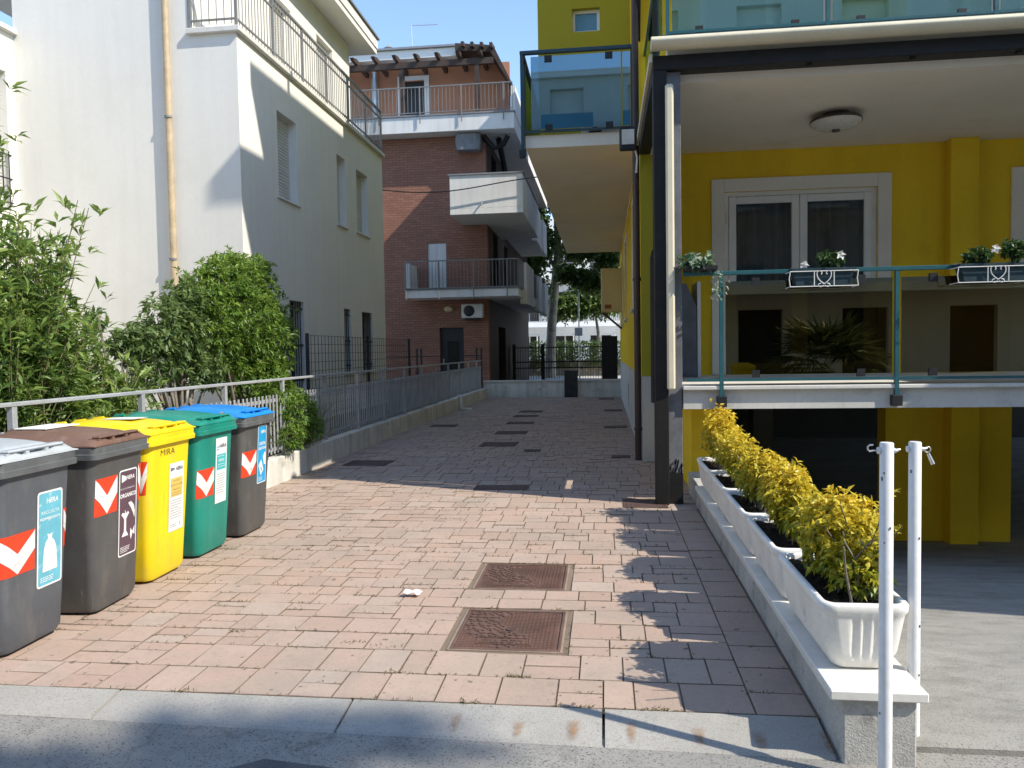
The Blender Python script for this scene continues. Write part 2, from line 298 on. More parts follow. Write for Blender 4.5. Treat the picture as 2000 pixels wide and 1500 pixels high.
# ------------------------------------------------------------------ object helpers
def tag(o, label=None, cat=None, group=None, kind=None):
    if label: o['label'] = label
    if cat: o['category'] = cat
    if group: o['group'] = group
    if kind: o['kind'] = kind
    return o
def thing(name, loc, label, cat, group=None, rz=0.):
    o = bpy.data.objects.new(name, None); COL.objects.link(o); o.location = loc; o.rotation_euler.z = rz
    o.empty_display_size = .1
    return tag(o, label, cat, group)
def origin(p):
    v = Vector((0, 0, 0))
    while p is not None: v += p.location; p = p.parent
    return v
def place(name, mesh, loc, parent=None, rz=0.):
    """a piece that shares mesh data; loc in world coordinates"""
    o = bpy.data.objects.new(name, mesh); COL.objects.link(o); o.parent = parent
    o.location = Vector(loc) - origin(parent); o.rotation_euler.z = rz
    return o
class MB:
    def __init__(s): s.v = []; s.f = []; s.sm = []
    def add(s, vs, fs, smooth=False):
        b = len(s.v); s.v += [tuple(x) for x in vs]; s.f += [tuple(i+b for i in f) for f in fs]; s.sm += [smooth]*len(fs); return s
    def box(s, x0, x1, y0, y1, z0, z1, c=0.):
        if c <= 0:
            vs = [(x, y, z) for z in (z0, z1) for y in (y0, y1) for x in (x0, x1)]
            return s.add(vs, [(0, 2, 3, 1), (4, 5, 7, 6), (0, 1, 5, 4), (2, 6, 7, 3), (0, 4, 6, 2), (1, 3, 7, 5)])
        c = min(c, abs(x1-x0)*.45, abs(y1-y0)*.45, abs(z1-z0)*.45)     # box with chamfered edges
        X, Y, Z = (x0, x1), (y0, y1), (z0, z1); vs = []; ix = {}
        for i in (0, 1):
            for j in (0, 1):
                for k in (0, 1):
                    dx, dy, dz = (c, -c)[i], (c, -c)[j], (c, -c)[k]
                    for a, p in enumerate(((X[i], Y[j]+dy, Z[k]+dz), (X[i]+dx, Y[j], Z[k]+dz), (X[i]+dx, Y[j]+dy, Z[k]))):
                        ix[i, j, k, a] = len(vs); vs.append(p)
        fs = []
        for i in (0, 1): fs.append([ix[i, j, k, 0] for j, k in ((0, 0), (1, 0), (1, 1), (0, 1))])
        for j in (0, 1): fs.append([ix[i, j, k, 1] for i, k in ((0, 0), (1, 0), (1, 1), (0, 1))])
        for k in (0, 1): fs.append([ix[i, j, k, 2] for i, j in ((0, 0), (1, 0), (1, 1), (0, 1))])
        for i in (0, 1):
            for j in (0, 1):
                fs.append([ix[i, j, 0, 0], ix[i, j, 1, 0], ix[i, j, 1, 1], ix[i, j, 0, 1]])
                fs.append([ix[i, 0, j, 0], ix[i, 1, j, 0], ix[i, 1, j, 2], ix[i, 0, j, 2]])
                fs.append([ix[0, i, j, 1], ix[1, i, j, 1], ix[1, i, j, 2], ix[0, i, j, 2]])
                for k in (0, 1): fs.append([ix[i, j, k, 0], ix[i, j, k, 1], ix[i, j, k, 2]])
        return s.add(vs, fs)
    def tube(s, path, r, n=8, cap=True):
        path = [Vector(p) for p in path]; rs = r if isinstance(r, (list, tuple)) else [r]*len(path)
        b = len(s.v); vs = []; ref = None
        for i, p in enumerate(path):
            t = (path[min(i+1, len(path)-1)] - path[max(i-1, 0)]).normalized()
            if ref is None: ref = Vector((0, 0, 1)) if abs(t.z) < .9 else Vector((1, 0, 0))
            a = (ref - t*ref.dot(t)).normalized(); ref = a; c = t.cross(a)
            for k in range(n):
                an = 2*pi*k/n; vs.append(p + (a*cos(an) + c*sin(an))*rs[i])
        fs = [(i*n+k, i*n+(k+1) % n, (i+1)*n+(k+1) % n, (i+1)*n+k) for i in range(len(path)-1) for k in range(n)]
        s.add(vs, fs, True)
        if cap: s.add(vs[:n], [tuple(range(n))[::-1]]); s.add(vs[-n:], [tuple(range(n))])
        return s
    def bar(s, a, b, w, h):
        """rectangular bar from a to b (w across, h up)"""
        a, b = Vector(a), Vector(b); t = (b-a).normalized()
        side = t.cross(Vector((0, 0, 1)))
        side = side.normalized() if side.length > 1e-4 else Vector((1, 0, 0))
        u = side.cross(t); vs = []
        for p in (a, b):
            for x, y in ((-1, -1), (1, -1), (1, 1), (-1, 1)): vs.append(p + side*x*w/2 + u*y*h/2)
        return s.add(vs, [(0, 1, 2, 3), (7, 6, 5, 4), (0, 4, 5, 1), (1, 5, 6, 2), (2, 6, 7, 3), (3, 7, 4, 0)])
    def prism(s, pts, axis, a, b):
        """polygon pts extruded along axis 0/1/2 between a and b; pts give the other two coordinates in order"""
        def mk(p, t):
            q = list(p); q.insert(axis, t); return tuple(q)
        n = len(pts)
        s.add([mk(p, a) for p in pts] + [mk(p, b) for p in pts], [tuple(range(n)), tuple(range(2*n-1, n-1, -1))] + [(i, (i+1) % n, n+(i+1) % n, n+i) for i in range(n)]); return s
    def loft(s, rings, smooth=True, cap0=True, cap1=True):
        n = len(rings[0]); vs = [p for r in rings for p in r]
        s.add(vs, [(i*n+k, i*n+(k+1) % n, (i+1)*n+(k+1) % n, (i+1)*n+k) for i in range(len(rings)-1) for k in range(n)], smooth)
        if cap0: s.add(rings[0], [tuple(range(n))[::-1]])
        if cap1: s.add(rings[-1], [tuple(range(n))])
        return s
    def disc(s, c, r, z0, z1, n=24):
        return s.loft([[(c[0]+cos(2*pi*k/n)*r, c[1]+sin(2*pi*k/n)*r, z) for k in range(n)] for z in (z0, z1)], False)
    def mesh(s, name, material):
        me = bpy.data.meshes.new(name); me.from_pydata(s.v, [], s.f); me.update()
        if any(s.sm): me.polygons.foreach_set('use_smooth', s.sm)
        bm = bmesh.new(); bm.from_mesh(me); bmesh.ops.recalc_face_normals(bm, faces=bm.faces); bm.to_mesh(me); bm.free()
        if material: me.materials.append(MATS[material])
        return me
    def build(s, name, material, parent=None, local=False):
        if not local:
            o = origin(parent); s.v = [(x-o.x, y-o.y, z-o.z) for x, y, z in s.v]
        ob = bpy.data.objects.new(name, s.mesh(name, material)); COL.objects.link(ob); ob.parent = parent
        return ob
def box(name, material, parent, *a, c=0.): return MB().box(*a, c=c).build(name, material, parent)
def structure(name, mb, material): return tag(mb.build(name, material), kind='structure')
def copy_tree(o, parent=None):
    c = o.copy(); COL.objects.link(c); c.parent = parent
    for ch in o.children: copy_tree(ch, c)
    return c
def wall_y(mb, x0, x1, z0, z1, y, holes, th):
    """wall in the plane Y=y (outer face), th thick towards +Y (or - if negative), with rectangular holes (xa,xb,za,zb)"""
    xs = sorted({x0, x1, *[h[0] for h in holes], *[h[1] for h in holes]}); zs = sorted({z0, z1, *[h[2] for h in holes], *[h[3] for h in holes]})
    grid_wall(mb, xs, zs, holes, lambda a, b: (a, y, b), lambda a, b: (a, y+th, b))
def wall_x(mb, y0, y1, z0, z1, x, holes, th):
    ys = sorted({y0, y1, *[h[0] for h in holes], *[h[1] for h in holes]}); zs = sorted({z0, z1, *[h[2] for h in holes], *[h[3] for h in holes]})
    grid_wall(mb, ys, zs, holes, lambda a, b: (x, a, b), lambda a, b: (x+th, a, b))
def grid_wall(mb, us, zs, holes, fo, fi):
    solid = {}
    for i in range(len(us)-1):
        for j in range(len(zs)-1):
            u, z = (us[i]+us[i+1])/2, (zs[j]+zs[j+1])/2
            solid[i, j] = not any(h[0] < u < h[1] and h[2] < z < h[3] for h in holes)
    S = lambda i, j: solid.get((i, j), False)
    for (i, j), s in solid.items():
        if not s: continue
        a, b, c, d = us[i], us[i+1], zs[j], zs[j+1]
        mb.add([fo(a, c), fo(b, c), fo(b, d), fo(a, d)], [(0, 1, 2, 3)]); mb.add([fi(a, c), fi(b, c), fi(b, d), fi(a, d)], [(3, 2, 1, 0)])
        if not S(i-1, j): mb.add([fo(a, c), fi(a, c), fi(a, d), fo(a, d)], [(0, 1, 2, 3)])
        if not S(i+1, j): mb.add([fo(b, c), fi(b, c), fi(b, d), fo(b, d)], [(0, 1, 2, 3)])
        if not S(i, j-1): mb.add([fo(a, c), fi(a, c), fi(b, c), fo(b, c)], [(0, 1, 2, 3)])
        if not S(i, j+1): mb.add([fo(a, d), fi(a, d), fi(b, d), fo(b, d)], [(0, 1, 2, 3)])

def unit(a): return a/np.maximum(np.linalg.norm(a, axis=1, keepdims=True), 1e-9)
def leaf_object(name, material, parent, P, D, L, W, tone, droop=.15, fold=.25, kind=None, local=False):
    """real leaf faces: each leaf a lance shape of four triangles, folded along its midrib"""
    n = len(P); L = np.broadcast_to(L, (n,))[:, None]; W = np.broadcast_to(W, (n,))[:, None]
    D = unit(D); up_ = np.tile([0, 0, 1.], (n, 1)) + RNG.normal(0, .45, (n, 3)); S = unit(np.cross(D, up_)); N = np.cross(S, D)
    mid = P + D*L*.45 + N*W*.0; tip = P + D*L - np.array([0, 0, 1.])*L*droop*RNG.uniform(.2, 1.6, (n, 1))
    l = mid - S*W*.5 + N*W*fold; r = mid + S*W*.5 + N*W*fold
    V = np.stack([P, l, mid, r, tip], 1).reshape(-1, 3)
    if not local: V = V - np.array(origin(parent))
    F = (np.array([[0, 2, 1], [0, 3, 2], [1, 2, 4], [2, 3, 4]])[None] + (np.arange(n)*5)[:, None, None]).reshape(-1)
    me = bpy.data.meshes.new(name); me.vertices.add(n*5); me.vertices.foreach_set('co', V.astype(np.float32).reshape(-1))
    me.loops.add(n*12); me.loops.foreach_set('vertex_index', F.astype(np.int32)); me.polygons.add(n*4)
    me.polygons.foreach_set('loop_start', np.arange(n*4, dtype=np.int32)*3)
    me.update(calc_edges=True)
    at = me.attributes.new('tone', 'FLOAT', 'POINT'); at.data.foreach_set('value', np.repeat(np.clip(tone, 0, 1), 5).astype(np.float32))
    me.materials.append(MATS[material]); me.validate()
    o = bpy.data.objects.new(name, me); COL.objects.link(o); o.parent = parent
    if kind: o['kind'] = kind
    return o
def rosettes(C, A, per, spread=1.0, along=.05):
    """per leaves round each twig end C with axis A -> positions, directions"""
    n = len(C); C = np.repeat(C, per, 0); A = unit(np.repeat(A, per, 0))
    R = unit(RNG.normal(0, 1, (n*per, 3))); R = unit(R - A*(R*A).sum(1, keepdims=True))
    D = A*RNG.uniform(.15, 1.0, (n*per, 1)) + R*spread
    return C - A*RNG.uniform(0, along, (n*per, 1)), D
def blob_points(blobs, n, shell=.55):
    """points in the outer part of several ellipsoids (cx,cy,cz,rx,ry,rz), with outward axes"""
    w_ = np.array([b[3]*b[4]+b[4]*b[5]+b[3]*b[5] for b in blobs]); ch = RNG.choice(len(blobs), n, p=w_/w_.sum()); B = np.array(blobs)[ch]
    d = unit(RNG.normal(0, 1, (n, 3))); r = (shell + (1-shell)*RNG.uniform(0, 1, (n, 1))**.6)*RNG.normal(1, .105, (n, 1))
    return B[:, :3] + d*B[:, 3:]*r, unit(d/B[:, 3:] + np.array([0, 0, .35]))
_tx = {}
def text2d(s, size, bold=0.):
    key = (s, size, bold)
    if key not in _tx:
        cu = bpy.data.curves.new('t', 'FONT'); cu.body = s; cu.size = size; cu.align_x = 'CENTER'; cu.align_y = 'CENTER'; cu.resolution_u = 2; cu.offset = bold
        ob = bpy.data.objects.new('t', cu); COL.objects.link(ob); dg = bpy.context.evaluated_depsgraph_get()
        me = bpy.data.meshes.new_from_object(ob.evaluated_get(dg))
        _tx[key] = ([(v.co.x, v.co.y) for v in me.vertices], [tuple(p.vertices) for p in me.polygons])
        bpy.data.objects.remove(ob); bpy.data.curves.remove(cu); bpy.data.meshes.remove(me)
    return _tx[key]
# ================================================================== GROUND
structure('ground', MB().box(-300, 300, -300, 400, -2.2, -1.7), 'far_ground')
structure('road', MB().box(-60, 60, -60, 2.985, -.5, -.035), 'road_worn')
mb = MB(); pts = []
for i in range(40):
    a = 2*pi*i/40; r = 1 + .22*sin(3*a+1) + .1*sin(7*a) + random.uniform(-.08, .08); pts.append((-.55+1.25*r*cos(a), 2.22+.42*r*sin(a)))
mb.add([(x, y, -.031) for x, y in pts], [tuple(range(40))]); structure('asphalt_patch', mb, 'asphalt_patch')
structure('far_street', MB().box(-40, 40, 24.5, 300, -.6, -.03), 'far_ground')
structure('garden_bed', MB().box(-14, -3.93, -2, 24.4, -.6, .29), 'garden_soil')
structure('paving_bed', MB().box(-3.93, .9, 3.17, 24.5, -.6, -.007), 'joint_dirt')
# kerb of long sloping stones
kerb = structure('kerb', MB().box(-30, 1.0, 2.99, 3.15, -.5, -.06), 'wall_dirty')
def kerb_mesh(w_, x0):
    m = MB(); g = .006; fy = lambda x: 2.912 - .018*(x0+x) - 2.962; A, B = fy(g), fy(w_-g)
    m.add([(g, 2.962+A, -.2), (w_-g, 2.962+B, -.2), (w_-g, 2.962+B, -.034), (g, 2.962+A, -.034), (g, 2.972+A, -.026), (w_-g, 2.972+B, -.026), (g, 3.155, .003), (w_-g, 3.155, .003), (g, 3.163, -.005), (w_-g, 3.163, -.005), (g, 3.163, -.2), (w_-g, 3.163, -.2)],
          [(0, 1, 2, 3), (3, 2, 5, 4), (4, 5, 7, 6), (6, 7, 9, 8), (8, 9, 11, 10), (0, 3, 4, 6, 8, 10), (1, 11, 9, 7, 5, 2)])
    return m.mesh('kerb_stone', 'kerb_stone')
for i, x in enumerate((-6.50, -5.42, -4.34, -3.26, -2.18, -1.10, -.02)):
    if i < 6: place('kerb_stone', kerb_mesh(1.08, x), (x, random.uniform(-.002, .002), random.uniform(-.002, .002)), kerb)
place('kerb_stone', kerb_mesh(.86, -.02), (-.02, 0, 0), kerb)
# rust marks on the kerb, thin films of real stain
rs = MB(); rsc = []
for x in (-.62, -.36, -.14, .09, .35, .58, .83):
    w_ = random.uniform(.022, .034); y0, y1 = 2.93-.018*x, 2.93-.018*x+random.uniform(.11, .16)
    zz = lambda y: -.026 + max(0, (y-2.925)/.23)*.029 + .0045
    n = 10; vs = [(x+w_*(2*i/n-1)*(.6+.5*j/n), y0+(y1-y0)*j/n, zz(y0+(y1-y0)*j/n)) for j in range(n+1) for i in range(n+1)]
    rs.add(vs, [(j*(n+1)+i, j*(n+1)+i+1, (j+1)*(n+1)+i+1, (j+1)*(n+1)+i) for j in range(n) for i in range(n)])
    s_ = random.uniform(.6, 1); rsc += [s_*(1-(2*i/n-1)**2)*sin(pi*j/n)**.8 for j in range(n+1) for i in range(n+1)]
st = rs.build('rust_stains', 'rust_stain', kerb); st['kind'] = 'stuff'
at = st.data.attributes.new('cover', 'FLOAT', 'POINT'); at.data.foreach_set('value', np.array(rsc, dtype=np.float32))

# pavers ----------------------------------------------------------------
paving = structure('paving', MB().box(-3.78, .55, 3.2, 24.2, -.2, -.03), 'joint_dirt')
rows = [3.168, 3.44, 3.715, 3.935, 4.155, 4.375, 4.545, 4.715, 4.92, 5.125, 5.325]
while rows[-1] < 24.1: rows.append(rows[-1] + random.choice((.2, .26, .26, .13, .2, .26)))
holes = [(-.835, -.195, 3.715, 4.375), (-.875, -.225, 4.715, 5.325)]
cells = []
def fill(x0, x1, y0, y1):
    x = x0
    while x < x1 - .02:
        w_ = random.choice((.13, .2, .2, .2, .2, .26, .26)); w_ *= random.uniform(.97, 1.03)
        if x1 - (x+w_) < .1: w_ = x1 - x
        d = y1 - y0; r = random.random()
        if r < .36 and d > .19 and w_ > .15:
            s = random.choice((.5, .5, .36, .64)); cells.append((x, x+w_, y0, y0+d*s)); cells.append((x, x+w_, y0+d*s, y1))
        elif r < .40 and w_ > .25:
            cells.append((x, x+w_*.5, y0, y1)); cells.append((x+w_*.5, x+w_, y0, y1))
        else: cells.append((x, x+w_, y0, y1))
        x += w_
off = 0
for a, b in zip(rows[:-1], rows[1:]):
    segs = [(-3.77 - random.uniform(0, .1), .60)] if b < 7.4 else [(-3.77 - random.uniform(0, .1), .88 if b < 10.2 else .50)]
    for h in holes:
        if a >= h[2]-.01 and b <= h[3]+.01:
            segs = [(segs[0][0], h[0]), (h[1], segs[0][1])]
    for s in segs: fill(s[0], s[1], a, b)
y = 3.168
while y < 7.35:
    d = random.choice((.2, .27, .3)); cells.append((.60, .838, y, y+d)); y += d
def paver_geo(w_, d, mb, x, y, z):
    g, c = .0022, .0022; a0, a1, b0, b1 = x+g, x+w_-g, y+g, y+d-g
    j = [random.uniform(-.0015, .0015) for _ in range(4)]
    vs = [(a0, b0, -.05), (a1, b0, -.05), (a1, b1, -.05), (a0, b1, -.05), (a0, b0, z-.0025), (a1, b0, z-.0025), (a1, b1, z-.0025), (a0, b1, z-.0025),
          (a0+c, b0+c, z+j[0]), (a1-c, b0+c, z+j[1]), (a1-c, b1-c, z+j[2]), (a0+c, b1-c, z+j[3])]
    mb.add(vs, [(0, 1, 5, 4), (1, 2, 6, 5), (2, 3, 7, 6), (3, 0, 4, 7), (4, 5, 9, 8), (5, 6, 10, 9), (6, 7, 11, 10), (7, 4, 8, 11), (8, 9, 10, 11)])
def dirty_edges(me):
    """the worn, dirty arrises and sides of each stone take the joint dirt"""
    me.materials.append(MATS['joint_dirt'])
    me.polygons.foreach_set('material_index', [0 if i % 9 == 8 else 1 for i in range(len(me.polygons))])
    return me
cells.sort(key=lambda c: c[2] + .15*abs((c[0]+c[1])/2 + .8))
_pm = {}
rest = MB()
for i, (x0, x1, y0, y1) in enumerate(cells):
    if i < 298:
        k = (round((x1-x0)*50), round((y1-y0)*50))
        if k not in _pm:
            m = MB(); paver_geo(k[0]/50, k[1]/50, m, -k[0]/100, -k[1]/100, 0); _pm[k] = dirty_edges(m.mesh('paver', 'paver_single'))
        o = place('paver', _pm[k], ((x0+x1)/2, (y0+y1)/2, random.uniform(-.002, .002)), paving)
        o.scale = ((x1-x0)/(k[0]/50), (y1-y0)/(k[1]/50), 1); o.rotation_euler = (random.gauss(0, .004), random.gauss(0, .004), random.gauss(0, .004))
    else: paver_geo(x1-x0, y1-y0, rest, x0, y0, random.uniform(-.003, .003))
rb = tag(rest.build('pavers_further_back', 'paver_joined', paving), kind='stuff'); dirty_edges(rb.data)
# weeds and dry debris in the joints
P = []; D = []
for (x0, x1, y0, y1) in cells:
    if y0 > 8.5 or random.random() < .2: continue
    for _ in range(random.choice((4, 9, 14, 26, 60))):
        t = random.random()
        if random.random() < .65: P.append((x0+(x1-x0)*t, y0+random.gauss(0, .005), -.003))
        else: P.append((x0+random.gauss(0, .004), y0+(y1-y0)*t, -.006))
for cx, cy, n in ((-.42, 3.445, 90), (-1.3, 3.80, 60), (-1.12, 3.75, 50), (-.6, 3.17, 70), (-1.9, 3.17, 60), (.2, 3.17, 80), (-2.0, 3.9, 40), (-1.0, 3.45, 50)):
    for _ in range(n): P.append((cx+random.gauss(0, .035), cy+random.gauss(0, .008), -.004))
P = np.array(P); D = RNG.normal(0, 1, P.shape); D[:, 2] = np.abs(D[:, 2])*.45
wd = leaf_object('joint_weeds', 'grass_dry', None, P, D, RNG.uniform(.008, .036, len(P)), .005, RNG.uniform(0, 1, len(P)), kind='stuff')
tag(wd, 'dry weeds and debris in the paving joints', 'weeds')

# manhole covers -----------------------------------------------------------
def manhole(x0, x1, y0, y1, label, detail, z=.0, m='iron_rust'):
    t = thing('manhole_cover', ((x0+x1)/2, (y0+y1)/2, z), label, 'manhole cover', 'iron covers along the alley')
    if detail:
        c = MB(); e = .013   # mortar collar around the frame
        for a in ((x0-e, x1+e*.8, y0-e*.7, y0), (x0-e, x1+e*.8, y1, y1+e*.8), (x0-e, x0, y0, y1), (x1, x1+e*.8, y0, y1)): c.box(a[0], a[1], a[2], a[3], -.05, -.001 + random.uniform(-.001, .001))
        c.build('mortar_collar', 'mortar_collar', t)
        f = MB(); e = .016
        for a in ((x0, x1, y0, y0+e), (x0, x1, y1-e, y1), (x0, x0+e, y0+e, y1-e), (x1-e, x1, y0+e, y1-e)): f.box(a[0]+.0005, a[1]-.0005, a[2], a[3], -.05, .004, c=.002)
        f.build('frame', 'iron_rust', t)
        box('plate', m, t, x0+e+.003, x1-e-.003, y0+e+.003, y1-e-.003, -.05, -.002, c=.002)
        tr = MB(); n = 24; xa, xb, ya, yb = x0+.03, x1-.03, y0+.03, y1-.03; cx, cy = (xa+xb)/2, (ya+yb)/2
        for i in range(n):
            for j in range(n):
                px, py = xa+(xb-xa)*(i+.5)/n, ya+(yb-ya)*(j+.5)/n
                u, v = (px-cx)/(xb-cx), (py-cy)/(yb-cy)
                if cy-.21 < py < cy-.13 and abs(px-cx+.02) < .145: continue
                if (px-cx)**2 + (py-cy)**2 < .0016: continue
                if u + .35*sin(v*3) > .05 or v < -1.2*u-1.25:       # fine slanted bars
                    tr.bar((px-.009, py-.003, -.001), (px+.009, py+.003, -.001), .006, .006)
                elif (i + j) % 2 == 0:                                # curved studs
                    a0 = random.choice((0, 1))*pi
                    for q in range(3):
                        a = a0 + q*.7; b = a0+(q+1)*.7
                        tr.bar((px+.013*cos(a), py+.011*sin(a), 0), (px+.013*cos(b), py+.011*sin(b), 0), .006, .007)
        for a in ((-.16, .12, -.215, -.208), (-.16, .12, -.132, -.125), (-.16, -.153, -.208, -.132), (.113, .12, -.208, -.132)): tr.box(cx+a[0], cx+a[1], cy+a[2], cy+a[3], -.004, .0035)
        for q in range(22):                                           # worn raised letters
            for row in (-.155, -.185):
                if random.random() < .75: tr.box(cx-.145+q*.0115, cx-.145+q*.0115+.0065, cy+row-.009, cy+row+.009*random.uniform(.3, 1), -.004, .003)
        s = tr.build('raised_tread', m, t); s['kind'] = 'stuff'
        MB().disc((cx, cy), .028, -.004, .004).build('lifting_eye', 'iron_dark_rust', t)
    else:
        f = MB(); e = .03
        for a in ((x0, x1, y0, y0+e), (x0, x1, y1-e, y1), (x0, x0+e, y0+e, y1-e), (x1-e, x1, y0+e, y1-e)): f.box(a[0], a[1], a[2], a[3], -.02, .007)
        f.build('frame', 'iron_dark_rust', t)
        box('plate', 'iron_dark_rust', t, x0+e+.004, x1-e-.004, y0+e+.004, y1-e-.004, -.02, .006)
manhole(-.795, -.235, 3.75, 4.335, 'rusty iron manhole cover nearest the kerb, with studded tread', True)
manhole(-.835, -.265, 4.745, 5.29, 'rusty studded manhole cover second from the kerb, behind the nearest one', True)
for (x0, x1, y0, y1, s) in (
    (-1.98, -1.40, 11.85, 12.4, 'dark cover nearest in the row of five along the shaded alley'),
    (-1.99, -1.42, 13.6, 14.1, 'second dark cover in the row of five along the shaded alley'),
    (-2.02, -1.46, 15.5, 15.95, 'middle dark cover in the row of five along the shaded alley'),
    (-2.06, -1.51, 17.15, 17.6, 'fourth dark cover in the row of five along the shaded alley'),
    (-2.07, -1.51, 18.4, 18.9, 'farthest dark cover in the row of five along the shaded alley'),
    (-1.21, -.96, 11.25, 11.5, 'small square cover in the middle of the shaded alley'),
    (.08, .34, 10.58, 10.84, 'small dark grate at the foot of the yellow building near its downpipe'),
    (-.02, .42, 14.62, 15.03, 'dark cover beside the white plinth, nearest of three along it'),
    (-.02, .41, 18.6, 19.1, 'dark cover beside the white plinth, middle of three along it'),
    (-.18, .28, 22.95, 23.6, 'dark cover beside the plinth next to the end wall'),
    (-3.50, -2.97, 14.95, 15.4, 'dark cover beside the fence wall deep in the shaded alley'),
    (-3.49, -2.90, 9.84, 10.3, 'grey cover beside the fence wall just inside the shade'),
    (-1.43, -.84, 8.15, 8.40, 'flat grate at the edge of the sunlit paving'),
    (.16, .58, 7.26, 7.66, 'flat iron cover beside the black steel post')):
    manhole(x0, x1, y0, y1, s, False)

# crumpled paper
pp = MB(); n = 8; g = []
for i in range(n):
    for j in range(n):
        u, v = i/(n-1)-.5, j/(n-1)-.5
        g.append((-1.18+u*.10+v*.02, 4.55+v*.06, .012+.028*abs(sin(u*5+1))*(1-abs(v))+random.uniform(0, .012)))
pp.add(g, [(i*n+j, (i+1)*n+j, (i+1)*n+j+1, i*n+j+1) for i in range(n-1) for j in range(n-1)])
tag(pp.build('paper_scrap', 'paper_white'), 'crumpled white paper lying on the sunlit paving', 'litter')

# ================================================================== LEFT BUILDING
LB = thing('apartment_house', (-7, 14, 0), 'cream rendered house with terrace on its top floor, left of the alley', 'house')
G1 = [(12.30, 12.92, .9, 2.40), (15.01, 15.43, 1.1, 2.40), (16.16, 16.91, 1.1, 2.39)]
F1 = [(12.01, 12.80, 4.05, 5.435), (14.80, 15.30, 4.055, 5.43), (15.99, 16.77, 4.08, 5.41)]
U1 = [(13.55, 14.50, 6.55, 8.10), (15.85, 16.80, 6.55, 8.22)]
mb = MB(); wall_y(mb, -8.70, -5.94, 0, 9.0, 10.7, [], .25); mb.build('front_wall', 'cream_plaster', LB)
mb = MB(); wall_y(mb, -5.94, -5.2, 0, 6.128, 10.7, [], .25); mb.build('front_wall', 'cream_plaster', LB)
mb = MB(); wall_x(mb, 10.951, 17.95, 0, 6.128, -5.2, G1+F1, -.25); mb.build('side_wall', 'cream_plaster', LB)
mb = MB(); wall_x(mb, 10.952, 17.95, 6.215, 8.78, -5.94, U1, -.25); mb.build('upper_wall', 'cream_plaster', LB)
mb = MB(); mb.box(-11.5, -5.46, 17.75, 17.948, 0, 6.12); mb.box(-11.5, -6.2, 17.74, 17.945, 6.1, 8.78); mb.build('rear_wall', 'cream_plaster', LB)
box('terrace_coping', 'coping_marble', LB, -5.938, -5.13, 10.63, 18.0, 6.13, 6.212, c=.01)
ro = MB(); ro.box(-12.5, -5.45, 10.1, 18.6, 8.785, 8.90); ro.build('eave_soffit', 'cream_plaster', LB)
ro = MB(); ro.box(-12.5, -5.425, 10.08, 18.62, 8.901, 9.14, c=.01); rf = ro.build('eave_fascia', 'cream_plaster', LB)
box('roof_edge', 'roof_grey', rf, -12.5, -5.38, 10.04, 18.66, 9.141, 9.185)
ro = MB(); ro.prism([(-12.5, 9.19), (-5.4, 9.19), (-9.2, 10.4), (-12.5, 10.4)], 1, 10.05, 18.65); ro.build('roof', 'roof_grey', LB)
def shutter_x(y0, y1, z0, z1, x, par):
    m = MB(); n = int((z1-z0)/.052)
    for i in range(n):
        a = z0 + (z1-z0)*i/n; b = z0 + (z1-z0)*(i+1)/n
        m.prism([(x-.03, a), (x-.006, a+.006), (x, (a+b)/2), (x-.006, b-.006), (x-.03, b)], 1, y0, y1)
    s = m.build('roller_shutter', 'shutter_grey', par); s['kind'] = 'stuff'
    return s
for i, (y0, y1, z0, z1) in enumerate(F1):
    shutter_x(y0-.02, y1+.02, z0 if i != 1 else z0, z1+.02, -5.34, LB)
    box('window_sill', 'coping_marble', LB, -5.35, -5.165, y0-.06, y1+.06, z0-.035, z0-.001, c=.006)
for y0, y1, z0, z1 in G1:
    w_ = box('window', 'dark_interior', LB, -5.42, -5.40, y0-.05, y1+.05, z0-.05, z1+.05)
    m = MB()
    n = int((y1-y0)/.105)
    for k in range(1, n+1): m.tube([(-5.23, y0+(y1-y0)*k/(n+1), z0), (-5.23, y0+(y1-y0)*k/(n+1), z1)], .009, 6)
    for zz in (z0+.15, (z0+z1)/2, z1-.12): m.bar((-5.23, y0, zz), (-5.23, y1, zz), .012, .03)
    m.build('window_bars', 'iron_dark', w_)
    box('window_sill', 'coping_marble', LB, -5.35, -5.17, y0-.05, y1+.05, z0-.04, z0-.002)
for y0, y1, z0, z1 in U1:
    shutter_x(y0-.02, y1+.02, z0, z1+.02, -6.10, LB)
    m = MB(); e = .05
    m.box(-6.09, -6.05, y0+.001, y0+e, z0, z1); m.box(-6.09, -6.05, y1-e, y1-.001, z0, z1); m.box(-6.09, -6.05, y0+e-.001, y1-e+.001, z1-e, z1-.001); m.build('window_frame', 'window_white', LB)
# terrace railing
RL = MB(); RL.bar((-5.2, 10.70, 7.18), (-5.2, 17.93, 7.18), .05, .035); RL.bar((-5.90, 10.70, 7.18), (-5.2, 10.70, 7.18), .05, .035)
RR = RL.build('terrace_railing', 'railing_grey', LB)
lo = MB()
for z in (6.33, 7.02): lo.bar((-5.2, 10.70, z), (-5.2, 17.93, z), .03, .022); lo.bar((-5.90, 10.70, z), (-5.2, 10.70, z), .03, .022)
lo.build('lower_rails', 'railing_grey', RR)
bm_ = MB().tube([(0, 0, 6.26), (0, 0, 7.165)], .0075, 6).mesh('baluster', 'railing_grey')
pm_ = MB().box(-.018, .018, -.018, .018, 6.213, 7.163).mesh('railing_post', 'railing_grey')
y = 10.80
while y < 17.9: place('baluster', bm_, (-5.2, y, 0), RR); y += .105
x = -5.84
while x < -5.25: place('baluster', bm_, (x, 10.70, 0), RR); x += .115
for yy in (10.70, 11.95, 13.15, 14.35, 15.55, 16.75, 17.93): place('railing_post', pm_, (-5.2, yy, 0), RR)
place('railing_post', pm_, (-5.90, 10.70, 0), RR)
